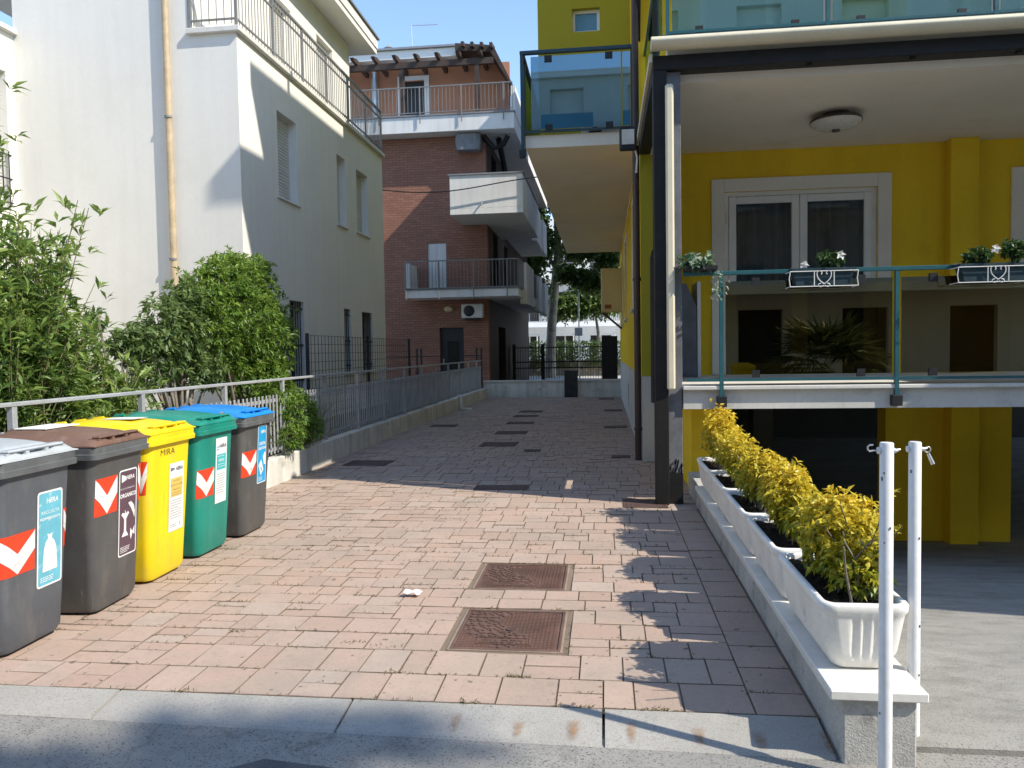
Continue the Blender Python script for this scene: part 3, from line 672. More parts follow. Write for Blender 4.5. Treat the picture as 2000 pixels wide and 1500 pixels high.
# tan drain pipe
dp = MB().tube([(-6.245, 10.645, .3), (-6.252, 10.645, 9.0)], .047, 14).build('drain_pipe', 'pipe_tan', LB)
for z in (2.9, 4.95, 7.2): MB().tube([(-6.25, 10.635, z), (-6.25, 10.635, z+.03)], .054, 14).build('pipe_clamp', 'railing_grey', dp)
# projecting wing at the far left
mb = MB(); wall_x(mb, 5.0, 10.698, 0, 6.30, -8.70, [(9.55, 10.52, 3.72, 5.72)], -.25); mb.build('wing_wall', 'cream_plaster', LB)
box('wing_core', 'cream_plaster', LB, -13, -9.2, 5.0, 12.0, 0, 6.28)
shutter_x(9.53, 10.54, 3.72, 5.74, -8.85, LB)
box('wing_coping', 'coping_marble', LB, -9.1, -8.62, 4.9, 10.697, 6.302, 6.385, c=.01)
wr = MB(); wr.bar((-8.75, 5, 7.35), (-8.75, 10.5, 7.35), .04, .04)
for yy in (5.5, 6.5, 7.5, 8.5, 9.5, 10.45): wr.bar((-8.75, yy, 6.386), (-8.75, yy, 7.33), .03, .03)
wr.build('wing_railing', 'railing_grey', LB)
gr = MB()
for k in range(9): gr.bar((-8.69, 9.5+k*.125, 3.75), (-8.69, 9.5+k*.125, 4.55), .012, .012)
for z in (3.8, 4.15, 4.5): gr.bar((-8.69, 9.5, z), (-8.69, 10.55, z), .012, .02)
gr.build('window_bars', 'iron_dark', LB)

# ================================================================== FENCE
FE = thing('fence', (-3.84, 13, 0), 'galvanised picket fence with handrail on a low rendered wall along the alley', 'fence')
w_ = MB(); w_.box(-3.92, -3.76, -1, 24.28, -.1, .305, c=.008); w_.build('base_wall', 'fence_wall_paint', FE)
rl = MB(); rl.box(-3.865, -3.815, -1, 23.7, 1.185, 1.215, c=.005); rl.build('handrail', 'galvanised', FE)
for z in (.395, .965): MB().box(-3.848, -3.832, -1, 23.7, z-.02, z+.02).build('rail', 'galvanised', FE)
pk = MB().box(-.007, .007, -.012, .012, .345, 1.03, c=.002).mesh('picket', 'galvanised')
ps = MB().box(-.022, .022, -.022, .022, .30, 1.186, c=.003).mesh('post', 'galvanised')
yp = 3.16; posts = []
while yp < 23.7: posts.append(yp); yp += 1.41
y = 2.2
while y < 23.6:
    if min(abs(y-q) for q in posts) > .04: place('picket', pk, (-3.822, y, 0), FE).rotation_euler = (random.gauss(0, .003), 0, 0)
    y += .094
for q in posts: place('post', ps, (-3.84, q, 0), FE)
# white spout pipe on the fence wall
MBp = MB().tube([(-3.79, 19.6, .34), (-3.72, 19.6, .34), (-3.715, 19.6, .30), (-3.715, 19.6, .04), (-3.70, 19.58, .012), (-3.4, 19.35, .012)], .035, 8)
tag(MBp.build('drain_spout', 'window_white'), 'thin white drain spout bent over the low fence wall', 'pipe')
# welded mesh panel in the garden
mp = thing('mesh_fence', (-4.75, 15, .3), 'dark welded wire mesh fence in front of the barred windows', 'fence')
m = MB(); y = 11.9
while y < 18.4: m.bar((-4.75, y, .3), (-4.75, y, 1.80), .007, .007); y += .16
for k in range(11): m.bar((-4.75, 11.9, .34+k*.146), (-4.75, 18.4, .34+k*.146), .007, .007)
s = m.build('wire_grid', 'iron_dark', mp); s['kind'] = 'stuff'
for yy in (11.9, 15.1, 18.4): box('post', 'iron_dark', mp, -4.775, -4.725, yy-.02, yy+.02, .25, 1.83)

# ================================================================== BRICK BUILDING
BB = thing('brick_apartment_block', (-8, 32, 0), 'red brick apartment block with white balconies at the end of the alley', 'building')
mb = MB(); wall_y(mb, -12, -3.92, -.1, 8.79, 26, [(-5.63, -4.79, .25, 2.32), (-5.99, -5.34, 3.45, 5.22)], .3); mb.build('front_wall', 'brick_facing', BB)
mb = MB(); wall_x(mb, 26.302, 40, -.1, 8.79, -3.92, [(27.5, 28.6, 3.5, 5.7), (30.5, 31.6, 3.5, 5.7), (27.3, 28.6, 6.45, 8.5), (30.5, 31.6, 6.45, 8.5), (28.5, 30.5, .2, 2.4)], -.3); mb.build('side_wall', 'wood_dark', BB)  # brick side coloured near-black brown, its deep shadow put into the colour
box('inner_core', 'dark_interior', BB, -11.5, -4.6, 26.8, 39.5, 0, 8.7)
dr = box('door', 'door_dark', BB, -5.63, -4.79, 26.12, 26.17, .2, 2.32)
box('pane', 'glass_window', dr, -5.38, -4.98, 26.10, 26.115, .9, 1.85)
MB().tube([(-5.52, 26.08, 1.05), (-5.52, 26.08, 1.25)], .02, 8).build('handle', 'zinc_bright', dr)
for k in (0, 1):
    sh = box('shutter', 'roller_white', BB, -5.99+k*.327, -5.99+k*.327+.32, 26.05, 26.09, 3.5, 5.21)
    m = MB()
    for q in range(26): m.box(-5.96+k*.327, -5.96+k*.327+.26, 26.035, 26.052, 3.58+q*.06, 3.58+q*.06+.03)
    t_ = m.build('louvres', 'roller_white', sh); t_['kind'] = 'stuff'
def railing_run(par, a, b, z0, z1, step=.115, rail=.035, mt='railing_grey', brackets=()):
    a, b = Vector(a), Vector(b); n = max(2, int((b-a).length/step))
    R = MB().bar(a+Vector((0, 0, z1)), b+Vector((0, 0, z1)), rail, rail).build('balcony_railing', mt, par)
    m = MB(); m.bar(a+Vector((0, 0, z0+.08)), b+Vector((0, 0, z0+.08)), .025, .025)
    for i in range(n+1):
        p = a.lerp(b, i/n); m.bar(p+Vector((0, 0, z0+.08)), p+Vector((0, 0, z1)), .014, .014)
    s = m.build('balusters', mt, R); s['kind'] = 'stuff'
    for p in brackets:
        MB().bar(Vector(p)+Vector((0, 0, z0-.28)), Vector(p)+Vector((0, 0, z1)), .035, .035).build('post', mt, R)
    return R
# first floor balcony
b1 = box('balcony', 'white_plaster', BB, -6.5, -2.75, 24.82, 25.99, 3.27, 3.53, c=.01)
box('slab_edge', 'roof_grey', b1, -6.52, -2.73, 24.78, 25.98, 3.531, 3.58)
box('end_panel', 'white_plaster', b1, -6.5, -6.36, 24.9, 25.97, 3.581, 4.42)
box('side_slab', 'white_plaster', b1, -3.90, -2.75, 26.0, 37, 3.27, 3.53)
for y0, y1 in ((26.3, 29.0), (31.2, 33.0), (34.5, 36.5)): box('parapet', 'white_plaster', b1, -2.85, -2.62, y0, y1, 3.1, 4.5)
railing_run(BB, (-6.5, 24.76, 0), (-2.75, 24.76, 0), 3.5, 4.46, brackets=[(x, 24.74, 0) for x in (-6.45, -5.35, -4.2, -3.1)])
railing_run(BB, (-2.72, 24.8, 0), (-2.72, 26.3, 0), 3.5, 4.46); railing_run(BB, (-2.72, 29.0, 0), (-2.72, 31.2, 0), 3.5, 4.46)
# second floor white balcony box
b2 = MB(); b2.box(-4.76, -2.46, 23.9, 25.98, 5.78, 5.96); b2.box(-3.90, -2.46, 25.981, 29.5, 5.78, 5.96); b2 = b2.build('balcony', 'white_plaster', BB)
q = MB(); q.box(-4.76, -2.46, 23.9, 24.05, 5.961, 6.99, c=.008); q.box(-4.76, -4.61, 24.051, 25.98, 5.961, 6.99); q.box(-2.61, -2.461, 24.051, 29.5, 5.961, 6.99); q.build('parapet', 'white_plaster', b2)
q = MB(); q.box(-4.80, -2.42, 23.86, 24.09, 6.991, 7.035); q.box(-2.65, -2.425, 24.091, 29.5, 6.992, 7.035); q.box(-4.80, -4.57, 24.091, 25.97, 6.992, 7.035); q.build('coping', 'roof_grey', b2)
box('slab_edge', 'white_plaster', BB, -3.90, -2.75, 31, 37, 6.0, 6.25)
for y0, y1 in ((31, 33), (34.5, 36.5)): box('parapet', 'white_plaster', BB, -2.85, -2.65, y0, y1, 5.9, 7.3)
MB().tube([(-3.72, 23.89, 6.15), (-3.72, 23.80, 6.10), (-3.76, 23.76, 6.02)], .025, 8).build('water_spout', 'railing_grey', b2)
# terrace and attic
te = MB(); te.box(-12.2, -2.86, 25.4, 40, 8.80, 9.33, c=.01); te = te.build('terrace', 'white_plaster', BB)
box('terrace_edge', 'roof_grey', te, -12.25, -2.83, 25.36, 25.6, 9.331, 9.38)
box('terrace_parapet', 'white_plaster', te, -2.98, -2.84, 25.62, 40, 9.332, 10.25)
railing_run(BB, (-12, 25.36, 0), (-2.9, 25.36, 0), 9.36, 10.28, step=.13, brackets=[(x, 25.33, 0) for x in (-9.0, -7.4, -6.0, -4.6, -3.2)])
mb = MB(); wall_y(mb, -12, -3.2, 9.385, 11.62, 27.2, [(-7.05, -6.25, 9.40, 11.15)], .2); at_ = mb.build('attic_wall', 'attic_orange', BB)
box('attic_door', 'door_dark', BB, -7.05, -6.25, 27.31, 27.35, 9.39, 11.15)
m = MB(); m.box(-7.22, -7.05, 27.14, 27.198, 9.39, 11.3); m.box(-6.25, -6.08, 27.14, 27.198, 9.39, 11.3); m.box(-7.049, -6.251, 27.14, 27.198, 11.152, 11.3); m.build('door_surround', 'far_white', BB)
box('attic_roof', 'far_white', BB, -12.4, -4.95, 26.4, 38, 11.625, 11.93, c=.01)
box('roof_edge', 'roof_grey', BB, -12.5, -4.88, 26.3, 38.1, 11.931, 12.0)
pg = MB(); pg.bar((-12, 25.95, 11.22), (-3.6, 25.95, 11.22), .14, .2)
pg = pg.build('pergola', 'wood_dark', BB)
rm = MB().prism([(-.35, .07), (.0, .16), (1.4, .16), (1.4, 0), (-.2, 0)], 0, -.06, .06).mesh('rafter', 'wood_dark')
for i in range(11): place('rafter', rm, (-11.2+i*.72, 25.75, 11.33), pg)
for x in (-9.6, -6.75, -4.15): box('pergola_post', 'wood_dark', pg, x-.08, x+.08, 25.9, 26.05, 9.385, 11.12)
m = MB(); m.prism([(-4.9, 11.9), (-3.6, 11.75), (-2.95, 10.4), (-2.95, 10.3), (-3.7, 11.55), (-4.9, 11.65)], 1, 26.0, 29.0); m.build('tiled_canopy', 'wood_dark', BB)
for i in range(4): MB().bar((-4.6+i*.32, 25.7, 11.75-.03*i), (-4.6+i*.32, 26.4, 11.85-.03*i), .1, .14).build('rafter_end', 'wood_dark', BB)
MB().tube([(-8.05, 27.1, 9.4), (-8.05, 27.1, 11.6)], .12, 12).build('flue_pipe', 'zinc_bright', BB)
cw = MB().tube([(-7.73, 28, 12.0), (-7.73, 28, 12.62)], .11, 12).build('chimney_pipe', 'zinc_bright', BB)
MB().loft([[(-7.73+cos(a*pi/6)*r, 28+sin(a*pi/6)*r, z) for a in range(12)] for r, z in ((.24, 12.62), (.02, 12.78))]).build('chimney_cap', 'roof_grey', cw)
an = MB().tube([(-6.87, 28, 12.0), (-6.88, 28, 13.45)], .02, 6).build('antenna', 'zinc_bright', BB)
m = MB().tube([(-6.88, 28, 13.42), (-5.9, 28, 13.40)], .015, 6)
for k in range(7): m.tube([(-6.75+k*.13, 27.8, 13.41), (-6.75+k*.13, 28.2, 13.41)], .006, 4)
m.build('aerial_boom', 'zinc_bright', an)
MB().tube([(-5.25, 27, 12.0), (-5.25, 27, 12.12), (-5.1, 27, 12.18), (-4.95, 27, 12.12)], .07, 8).build('roof_vent', 'far_white', BB)
m = MB(); m.tube([(-3.95, 25.9, 8.7), (-3.6, 25.9, 8.3), (-3.3, 26, 8.45), (-3.15, 26, 8.72)], .09, 8); m.tube([(-3.5, 26.3, 8.7), (-3.45, 27.5, 7.9), (-3.5, 28.5, 7.2)], .10, 8); m.build('exhaust_duct', 'steel_black', BB)
# things on it
def ac_unit(x0, x1, y0, y1, z0, z1, label):
    t = thing('air_conditioner', ((x0+x1)/2, y1, z0), label, 'air conditioner', 'air conditioning units')
    box('case', 'ac_white', t, x0, x1, y0, y1, z0, z1, c=.02)
    cx, cz, r = x0+(x1-x0)*.36, (z0+z1)/2, (z1-z0)*.4
    m = MB().loft([[(cx+cos(a*pi/10)*rr, y0-.004-d, cz+sin(a*pi/10)*rr) for a in range(20)] for rr, d in ((r, 0), (r*.9, .02), (.01, .015))], cap0=False); m.build('fan_grille', 'ac_dark', t)
    box('bracket', 'iron_dark', t, x0+.1, x1-.1, y0+.05, y1, z0-.05, z0-.002)
    return t
ac_unit(-4.78, -4.06, 25.62, 25.98, 2.62, 3.09, 'white air conditioner with round fan on the brick wall above the door')
cv = thing('covered_air_conditioner', (-4.45, 26, 8.2), 'air conditioner wrapped in a grey cover under the top terrace', 'air conditioner', 'air conditioning units')
m = MB(); R_ = []
for z, s in ((8.22, .88), (8.32, 1.0), (8.6, 1.02), (8.76, .95)):
    R_.append([(-4.45+s*.42*(1 if abs(cos(a)) > .3 else 1)*max(-1, min(1, 1.35*cos(a)))+random.uniform(-.02, .02), 25.78+.2*max(-1, min(1, 1.35*sin(a)))+random.uniform(-.01, .01), z) for a in [2*pi*k/16 for k in range(16)]])
m.loft(R_); m.build('cloth_cover', 'grey_cloth', cv)
lm = thing('wall_lamp', (-5.28, 26, 2.9), 'small oval wall lamp on the brick wall above the door', 'lamp')
MB().loft([[(-5.28+cos(a*pi/8)*r*1.6, 25.99-d, 2.95+sin(a*pi/8)*r) for a in range(16)] for r, d in ((.1, 0), (.1, .05), (.06, .09))]).build('shade', 'cabinet_beige', lm)
cb = [(-9.2 + 7.7*t, 23.7, 6.80 - .28*sin(pi*min(1, t*1.0))*1 + .06*sin(9*t)) for t in [i/24 for i in range(25)]]
tag(MB().tube(cb, .018, 6).build('overhead_cable', 'black_clip'), 'black cable sagging across the white balcony box', 'cable')
# end wall of the alley
ew = thing('end_wall', (-1.7, 24.4, 0), 'low white wall with stone coping closing the alley', 'wall')
for a, b in ((-3.86, -1.272), (-.858, .49)):
    box('wall_section', 'fence_wall_paint', ew, a, b, 24.3, 24.48, -.1, .505)
    box('coping', 'coping_marble', ew, a+.002, b, 24.26, 24.52, .507, .545)
box('gate_pillar', 'iron_dark', None, -1.27, -.86, 24.22, 24.56, -.05, .84, c=.01)
tag(bpy.data.objects['gate_pillar'], 'short dark pillar standing between the two halves of the low white wall', 'pillar')
# thin iron fence posts by the brick wall
gp = thing('garden_gate', (-4.6, 24.2, .3), 'thin dark iron gate with tall posts in front of the brick wall', 'gate')
for x in (-6.0, -5.86, -4.05, -3.9): box('post', 'iron_dark', gp, x-.025, x+.025, 24.2, 24.25, .25, 1.6)
m = MB()
for z in (.5, 1.35): m.bar((-8.5, 24.22, z), (-3.9, 24.22, z), .02, .025)
for k in range(22): m.bar((-3.95-k*.1, 24.22, .5), (-3.95-k*.1, 24.22, 1.35 if k < 2 else .9), .012, .012)
m.build('bars', 'iron_dark', gp)
# driveway gate beyond
gt = thing('driveway_gate', (-1.2, 32, 0), 'dark barred driveway gate between the alley and the bright street', 'gate')
for x in (-3.75, -2.55, .1): box('post', 'iron_dark', gt, x-.07, x+.07, 31.9, 32.05, -.05, 1.75)
for z in (.75, 1.0): MB().bar((-3.7, 31.97, z), (.05, 31.97, z), .03, .05).build('rail', 'iron_dark', gt)
MB().bar((-3.7, 31.97, 1.6), (.05, 31.97, 1.6), .03, .04).build('rail', 'iron_dark', gt)
bm2 = MB().bar((0, 0, .2), (0, 0, 1.68), .016, .016).mesh('bar', 'iron_dark')
for k in range(34): place('bar', bm2, (-3.6+k*.108, 31.97, 0), gt)
structure('driveway', MB().box(-3.9, .48, 24.6, 33, -.1, .02), 'asphalt_patch')
sl = box('gate_leaf', 'steel_black', None, -.1, .45, 27.0, 27.1, .05, 1.95); tag(sl, 'solid dark gate leaf standing against the far end of the yellow house', 'gate')
# far street
ft = thing('plane_tree', (-2.95, 42, -.03), 'tall plane tree with pale peeling trunk on the far street', 'tree')
tr = MB(); tr.tube([(-2.98, 42, -.1), (-2.92, 42, 1.5), (-2.80, 42, 3.5), (-2.62, 42, 5.2), (-2.45, 42, 7), (-2.5, 42, 9.5), (-2.3, 42, 12)], [.34, .27, .25, .23, .2, .16, .08], 12)
for e in ((-4.6, 41.3, 9.2), (-.6, 41.5, 9.0), (-1.2, 43, 10), (-3.8, 43, 10.5), (.3, 42, 7.6)):
    a = Vector((-2.5, 42, random.uniform(5.2, 7.2))); tr.tube([a, a.lerp(Vector(e), .5)+Vector((0, 0, .25)), e], [.12, .08, .03], 7)
tr.build('trunk', 'bark_plane', ft)
C, A = blob_points([(-4.6, 41.2, 9.2, 2.2, 1.8, 2.0), (-.5, 41.5, 8.9, 2.1, 1.8, 1.6), (-2.2, 42, 11.2, 2.8, 2.2, 1.8), (-3.6, 41, 7.2, 1.4, 1, 1.1), (.4, 41.5, 7.3, 1.2, 1, .9), (-3.9, 40.6, 6.2, 1.3, .8, 1.4), (-1.2, 40.8, 6.7, 1.2, .8, .8), (.3, 40.5, 6.2, .9, .8, 1.0), (-3.6, 40.5, 4.6, .9, .6, .9), (-1.7, 40.3, 5.4, 1.0, .6, .7), (-.6, 40.3, 5.0, 1.0, .6, .8)], 7000, .1)
P, D = rosettes(C, A, 4, 1.2, .3); leaf_object('crown', 'leaf_plane', ft, P, D, RNG.uniform(.16, .3, len(P)), .2, RNG.beta(2, 2.5, len(P)))
ft2 = thing('street_tree', (-.4, 47, -.03), 'low leafy tree on the far street right of the plane tree', 'tree')
MB().tube([(-.4, 47, -.1), (-.35, 47, 2.4), (-.6, 47, 4.2)], [.12, .1, .05], 8).build('trunk', 'bark_grey', ft2)
C, A = blob_points([(-1.6, 46.6, 4.4, 1.9, 1.2, .9), (.2, 46.6, 5.0, 1.7, 1.2, 1.2), (-.8, 47, 5.6, 1.5, 1.2, .8), (-2.2, 46, 3.9, 1.6, .8, .9), (-.3, 46, 4.2, 1.8, .9, 1.0)], 3400, .15)
P, D = rosettes(C, A, 4, 1.2, .3); leaf_object('crown', 'leaf_plane', ft2, P, D, RNG.uniform(.14, .26, len(P)), .17, RNG.beta(2.5, 2, len(P)))
hd = thing('hedge', (-1.8, 44, 0), 'dark trimmed hedge behind the barred driveway gate', 'hedge')
box('stems', 'bark_grey', hd, -5.6, 1.2, 44.1, 44.3, 0, .9)
n = 5200; P = np.stack([RNG.uniform(-6, 1.6, n), RNG.uniform(43.7, 44.7, n), RNG.uniform(.45, 1.95, n)**1.0], 1); D = RNG.normal(0, 1, (n, 3)); D[:, 2] += .6
leaf_object('leaves', 'leaf_hedge', hd, P, D, RNG.uniform(.12, .22, n), .09, RNG.beta(2, 2.5, n))
fb = thing('far_building', (-2, 56, 0), 'sunlit white building with balconies across the far street', 'building')
mb = MB(); wall_y(mb, -16, 14, 0, 11, 56, [(-6.2+i*2.6, -4.7+i*2.6, z, z+2.1) for i in range(4) for z in (.4, 3.6, 6.8)], .4); mb.build('wall', 'far_white', fb)
for i in range(4):
    for z in (.4, 3.6, 6.8):
        wn = box('window', 'dark_interior', fb, -6.25+i*2.6, -4.65+i*2.6, 56.42, 56.45, z-.05, z+2.15)
        box('frame', 'window_white', wn, -5.49+i*2.6, -5.41+i*2.6, 56.38, 56.41, z, z+2.1)
for z in (3.3, 6.5):
    bl = box('balcony', 'far_white', fb, -7, 6, 54.9, 55.99, z, z+.2)
    m = MB()
    for k in range(100): m.bar((-7+k*.13, 54.95, z+.2), (-7+k*.13, 54.95, z+1.15), .02, .02)
    m.bar((-7, 54.95, z+1.15), (6, 54.95, z+1.15), .05, .05); s = m.build('balusters', 'railing_grey', bl); s['kind'] = 'stuff'
for i in range(3): box('privacy_screen', 'far_white', fb, -4.4+i*3.2, -2.2+i*3.2, 55.0, 55.06, 3.55, 5.4)
aw = thing('shop_awning', (-2, 52, 0), 'long pale fabric awning along the far street', 'awning')
m = MB(); m.prism([(50.6, 2.55), (50.6, 3.0), (52.2, 3.35), (52.2, 3.28), (50.66, 2.94), (50.66, 2.55)], 0, -6.2, .8); m.build('canopy', 'far_awning', aw)
for x in (-6.1, -4.4, -2.0, .7): box('pole', 'window_white', aw, x-.04, x+.04, 50.65, 50.73, -.03, 2.6)
sp = thing('road_sign', (-.95, 40, -.03), 'small square white sign on a thin grey pole before the hedge', 'sign')
MB().tube([(-1.3, 40, -.03), (-1.3, 40, 4.6)], .035, 8).build('pole', 'zinc_bright', sp)
box('sign_plate', 'sign_white', sp, -1.52, -1.12, 39.93, 39.95, 2.2, 2.62)
# ================================================================== YELLOW BUILDING
YB = thing('yellow_house', (4, 16, 0), 'bright yellow house with glass balconies and a steel framed loggia on the right', 'house')
WS = [(12.0, 13.3, 2.16, 3.86), (16.6, 17.9, 2.16, 3.86), (20.6, 21.6, 2.16, 3.86)]
mb = MB(); wall_x(mb, 10.592, 24.29, 1.13, 4.279, .5, WS, .3); mb.build('side_wall', 'yellow_paint', YB)
mb = MB(); wall_x(mb, 10.352, 24.29, -.1, 1.128, .494, [(16.1, 16.75, .25, .75)], .3); pl = mb.build('plinth', 'plinth_paint', YB)
box('vent_grille', 'railing_grey', pl, .53, .55, 16.1, 16.75, .25, .75)
for i, (y0, y1, z0, z1) in enumerate(WS):
    wn = MB(); e = .07
    wn.box(.56, .61, y0, y0+e, z0, z1); wn.box(.56, .61, y1-e, y1, z0, z1); wn.box(.56, .61, y0+e, y1-e, z0, z0+e); wn.box(.56, .61, y0+e, y1-e, z1-e, z1); wn = wn.build('window', 'window_white', YB)
    box('pane', 'glass_window', wn, .585, .59, y0+e, y1-e, z0+e, z1-e); box('curtain', 'curtain_dark', wn, .75, .77, y0-.1, y1+.1, z0-.1, z1+.1)
    f = MB(); e = .12
    f.box(.482, .4985, y0-e, y0, z0-e, z1+e); f.box(.482, .4985, y1, y1+e, z0-e, z1+e); f.box(.482, .4985, y0, y1, z1, z1+e); f.build('window_surround', 'trim_cream', YB)
    box('window_sill', 'coping_marble', YB, .44, .60, y0-.14, y1+.14, z0-.05, z0-.002, c=.006)
D1 = (1.56, 3.45, 1.14, 3.50); D2 = (5.19, 7.0, 1.14, 3.50)
mb = MB(); wall_y(mb, .802, 12, 1.13, 4.019, 10.3, [D1, D2], .3); mb.build('front_wall', 'yellow_paint', YB)
mb = MB(); wall_y(mb, .5, .80, 1.13, 4.279, 10.3, [], .29); mb.build('corner_wall', 'yellow_paint_shaded', YB)
box('plinth_return', 'plinth_paint', YB, .494, .88, 10.292, 10.35, -.1, 1.127)
box('wall_pilaster', 'yellow_paint', YB, 4.25, 4.58, 10.12, 10.299, 1.14, 4.018, c=.006)
for (x0, x1, z0, z1) in (D1, D2):
    e = .165; f = MB()
    f.box(x0-e, x0, 10.27, 10.298, z0, z1+e, c=.006); f.box(x1, x1+e, 10.27, 10.298, z0, z1+e, c=.006); f.box(x0+.001, x1-.001, 10.27, 10.298, z1, z1+e, c=.006); f.build('door_surround', 'trim_cream', YB)
    g = MB(); t = .055
    g.box(x0, x0+t, 10.33, 10.40, z0, z1); g.box(x1-t, x1, 10.33, 10.40, z0, z1); g.box(x0+t, x1-t, 10.33, 10.40, z1-t, z1); g = g.build('balcony_door', 'window_white', YB)
    xm = (x0+x1)/2
    for a, b in ((x0+t+.004, xm-.003), (xm+.003, x1-t-.004)):
        l = MB(); s = .095
        l.box(a, a+s, 10.315, 10.375, z0+.01, z1-t-.004, c=.006); l.box(b-s, b, 10.315, 10.375, z0+.01, z1-t-.004, c=.006); l.box(a+s, b-s, 10.317, 10.373, z1-t-.004-s, z1-t-.006, c=.006); l.box(a+s, b-s, 10.317, 10.373, z0+.01, z0+.14, c=.006)
        l.build('door_leaf', 'window_white', g); box('pane', 'glass_window', g, a+s, b-s, 10.343, 10.347, z0+.14, z1-t-s)
    for hx in (x0+.03, x1-.03):
        for hz in (1.6, 3.1): MB().tube([(hx, 10.308, hz), (hx, 10.308, hz+.12)], .011, 8).build('hinge', 'window_white', g)
    cu = MB(); n = 120; vs = []
    for k in range(n+1):
        x = x0+.1+(x1-x0-.2)*k/n; y = 10.51 + .075*sin(k*.55+.9*sin(k*.21)) + .02*sin(k*1.7)
        vs += [(x, y, z0+.05), (x, y, z1-.05)]
    cu.add(vs, [(2*k, 2*k+2, 2*k+3, 2*k+1) for k in range(n)], True); cu.build('curtain', 'curtain_dark', g)
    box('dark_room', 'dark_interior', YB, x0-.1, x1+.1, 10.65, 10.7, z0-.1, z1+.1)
# lower balcony slab -------------------------------------------------------
box('balcony_slab', 'plinth_paint', YB, .742, 12, 7.44, 10.299, .915, 1.095)
box('balcony_coping', 'coping_marble', YB, .735, 12, 7.391, 10.2985, 1.097, 1.135, c=.006)
# loggia ceiling, beam, awning case
box('loggia_ceiling', 'ceiling_beige', YB, .625, 12, 7.585, 10.60, 4.02, 4.355)
box('beam', 'steel_black', YB, .475, 12, 7.405, 7.58, 4.092, 4.225, c=.006)
for i in range(8): box('beam_bolt', 'steel_black', YB, 1.9+i*.9-.02, 1.9+i*.9+.02, 7.45, 7.50, 4.075, 4.0915)
box('side_beam', 'steel_black', YB, .475, .62, 7.582, 10.295, 4.03, 4.224)
box('side_trim', 'awning_cream', YB, .445, .474, 7.41, 10.6, 4.17, 4.245)
aw = MB(); R_ = []
for x in (.455, 12.0): R_.append([(x, 7.31+.095*cos(a)*(1.0 if sin(a) > 0 else .9), 4.295+.058*sin(a)) for a in [2*pi*k/18 for k in range(18)]])
aw.loft(R_); aw.build('awning_cassette', 'awning_cream', YB)
box('upper_floor_edge', 'dark_teal_metal', YB, .56, 12, 7.37, 7.60, 4.356, 4.395)
# post
po = box('steel_post', 'steel_black', YB, .475, .602, 7.40, 7.56, 0, 4.09, c=.006)
box('post_flank', 'post_grey', po, .603, .735, 7.47, 7.56, .30, 4.09, c=.004)
box('post_foot', 'steel_black', po, .603, .738, 7.466, 7.562, 0, .299, c=.004)
box('awning_guide', 'awning_cream', po, .585, .662, 7.355, 7.397, 1.10, 3.95, c=.018)
m = MB()
for k in range(26):
    x = .604+random.random()*.12; z = .30+random.uniform(-.01, .12)*(1-abs((x-.66)/.09)*.5); h = random.uniform(.01, .05)
    m.add([(x, 7.4655, z-h), (x+.006, 7.4655, z-h), (x+.018, 7.4655, z+h), (x+.008, 7.4655, z+h*.8)], [(0, 1, 2, 3)])
m.build('paint_flakes', 'steel_black', po)['kind'] = 'stuff'
box('side_windscreen', 'post_grey', YB, .655, .672, 7.60, 10.28, 1.137, 4.018)
sb = MB(); sb.tube([(.50, 7.75, 2.45), (.49, 7.85, 2.40), (.49, 7.85, .95)], .03, 8); sb.build('cable_conduit', 'black_clip', YB)
# garage level
box('garage_pier', 'yellow_paint', YB, .882, 1.262, 8.1, 10.29, -1.3, .913, c=.006)
for a, b in ((3.57, 5.08), (7.6, 14)): box('garage_wall', 'yellow_paint', YB, a, b, 10.32, 10.62, -1.3, .912)
box('garage_pilaster', 'yellow_paint', YB, 4.27, 4.60, 10.10, 10.318, -1.3, .913, c=.006)
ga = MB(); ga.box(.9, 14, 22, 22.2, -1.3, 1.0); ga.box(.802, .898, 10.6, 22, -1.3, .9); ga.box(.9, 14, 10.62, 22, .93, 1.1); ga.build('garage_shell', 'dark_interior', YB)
for x, y in ((2.62, 13.2), (3.35, 17.5), (2.2, 18.0)): box('garage_column', 'garage_column', YB, x-.16, x+.16, y, y+.3, -1.3, .928)
# upper floors
UP = [(1.3, 3.1, 4.42, 6.7), (3.9, 5.4, 4.42, 6.7), (5.7, 7.2, 4.42, 6.7)]
mb = MB(); wall_y(mb, .5, 12, 4.36, 11.29, 10.61, UP, .3); mb.build('upper_front_wall', 'yellow_paint', YB)
for x0, x1, z0, z1 in UP:
    f = MB(); t = .09; xm = (x0+x1)/2
    f.box(x0, x0+t, 10.66, 10.72, z0, z1); f.box(x1-t, x1, 10.66, 10.72, z0, z1); f.box(xm-t/2, xm+t/2, 10.66, 10.72, z0, z1); f.box(x0+t, x1-t, 10.66, 10.72, z1-t, z1); f = f.build('balcony_door', 'window_white', YB)
    box('roller_blind', 'shutter_grey', f, x0+t, x1-t, 10.73, 10.75, z0, z1)
mb = MB(); wall_x(mb, 10.912, 13.69, 4.462, 11.29, .5, [], .3); mb.build('upper_side_wall', 'yellow_paint', YB)
mb = MB(); wall_y(mb, -1.10, .499, 4.462, 11.4, 13.7, [(-.50, -.02, 7.03, 7.43)], .3); mb.build('bay_front_wall', 'yellow_paint_shaded', YB)
mb = MB(); wall_x(mb, 14.0, 21.0, 4.462, 11.4, -1.10, [], .3); mb.build('bay_side_wall', 'yellow_paint_shaded', YB)
f = MB(); t = .05
f.box(-.5, -.5+t, 13.80, 13.86, 7.03, 7.43); f.box(-.02-t, -.02, 13.80, 13.86, 7.03, 7.43); f.box(-.5+t, -.02-t, 13.80, 13.86, 7.03, 7.03+t); f.box(-.5+t, -.02-t, 13.80, 13.86, 7.43-t, 7.43)
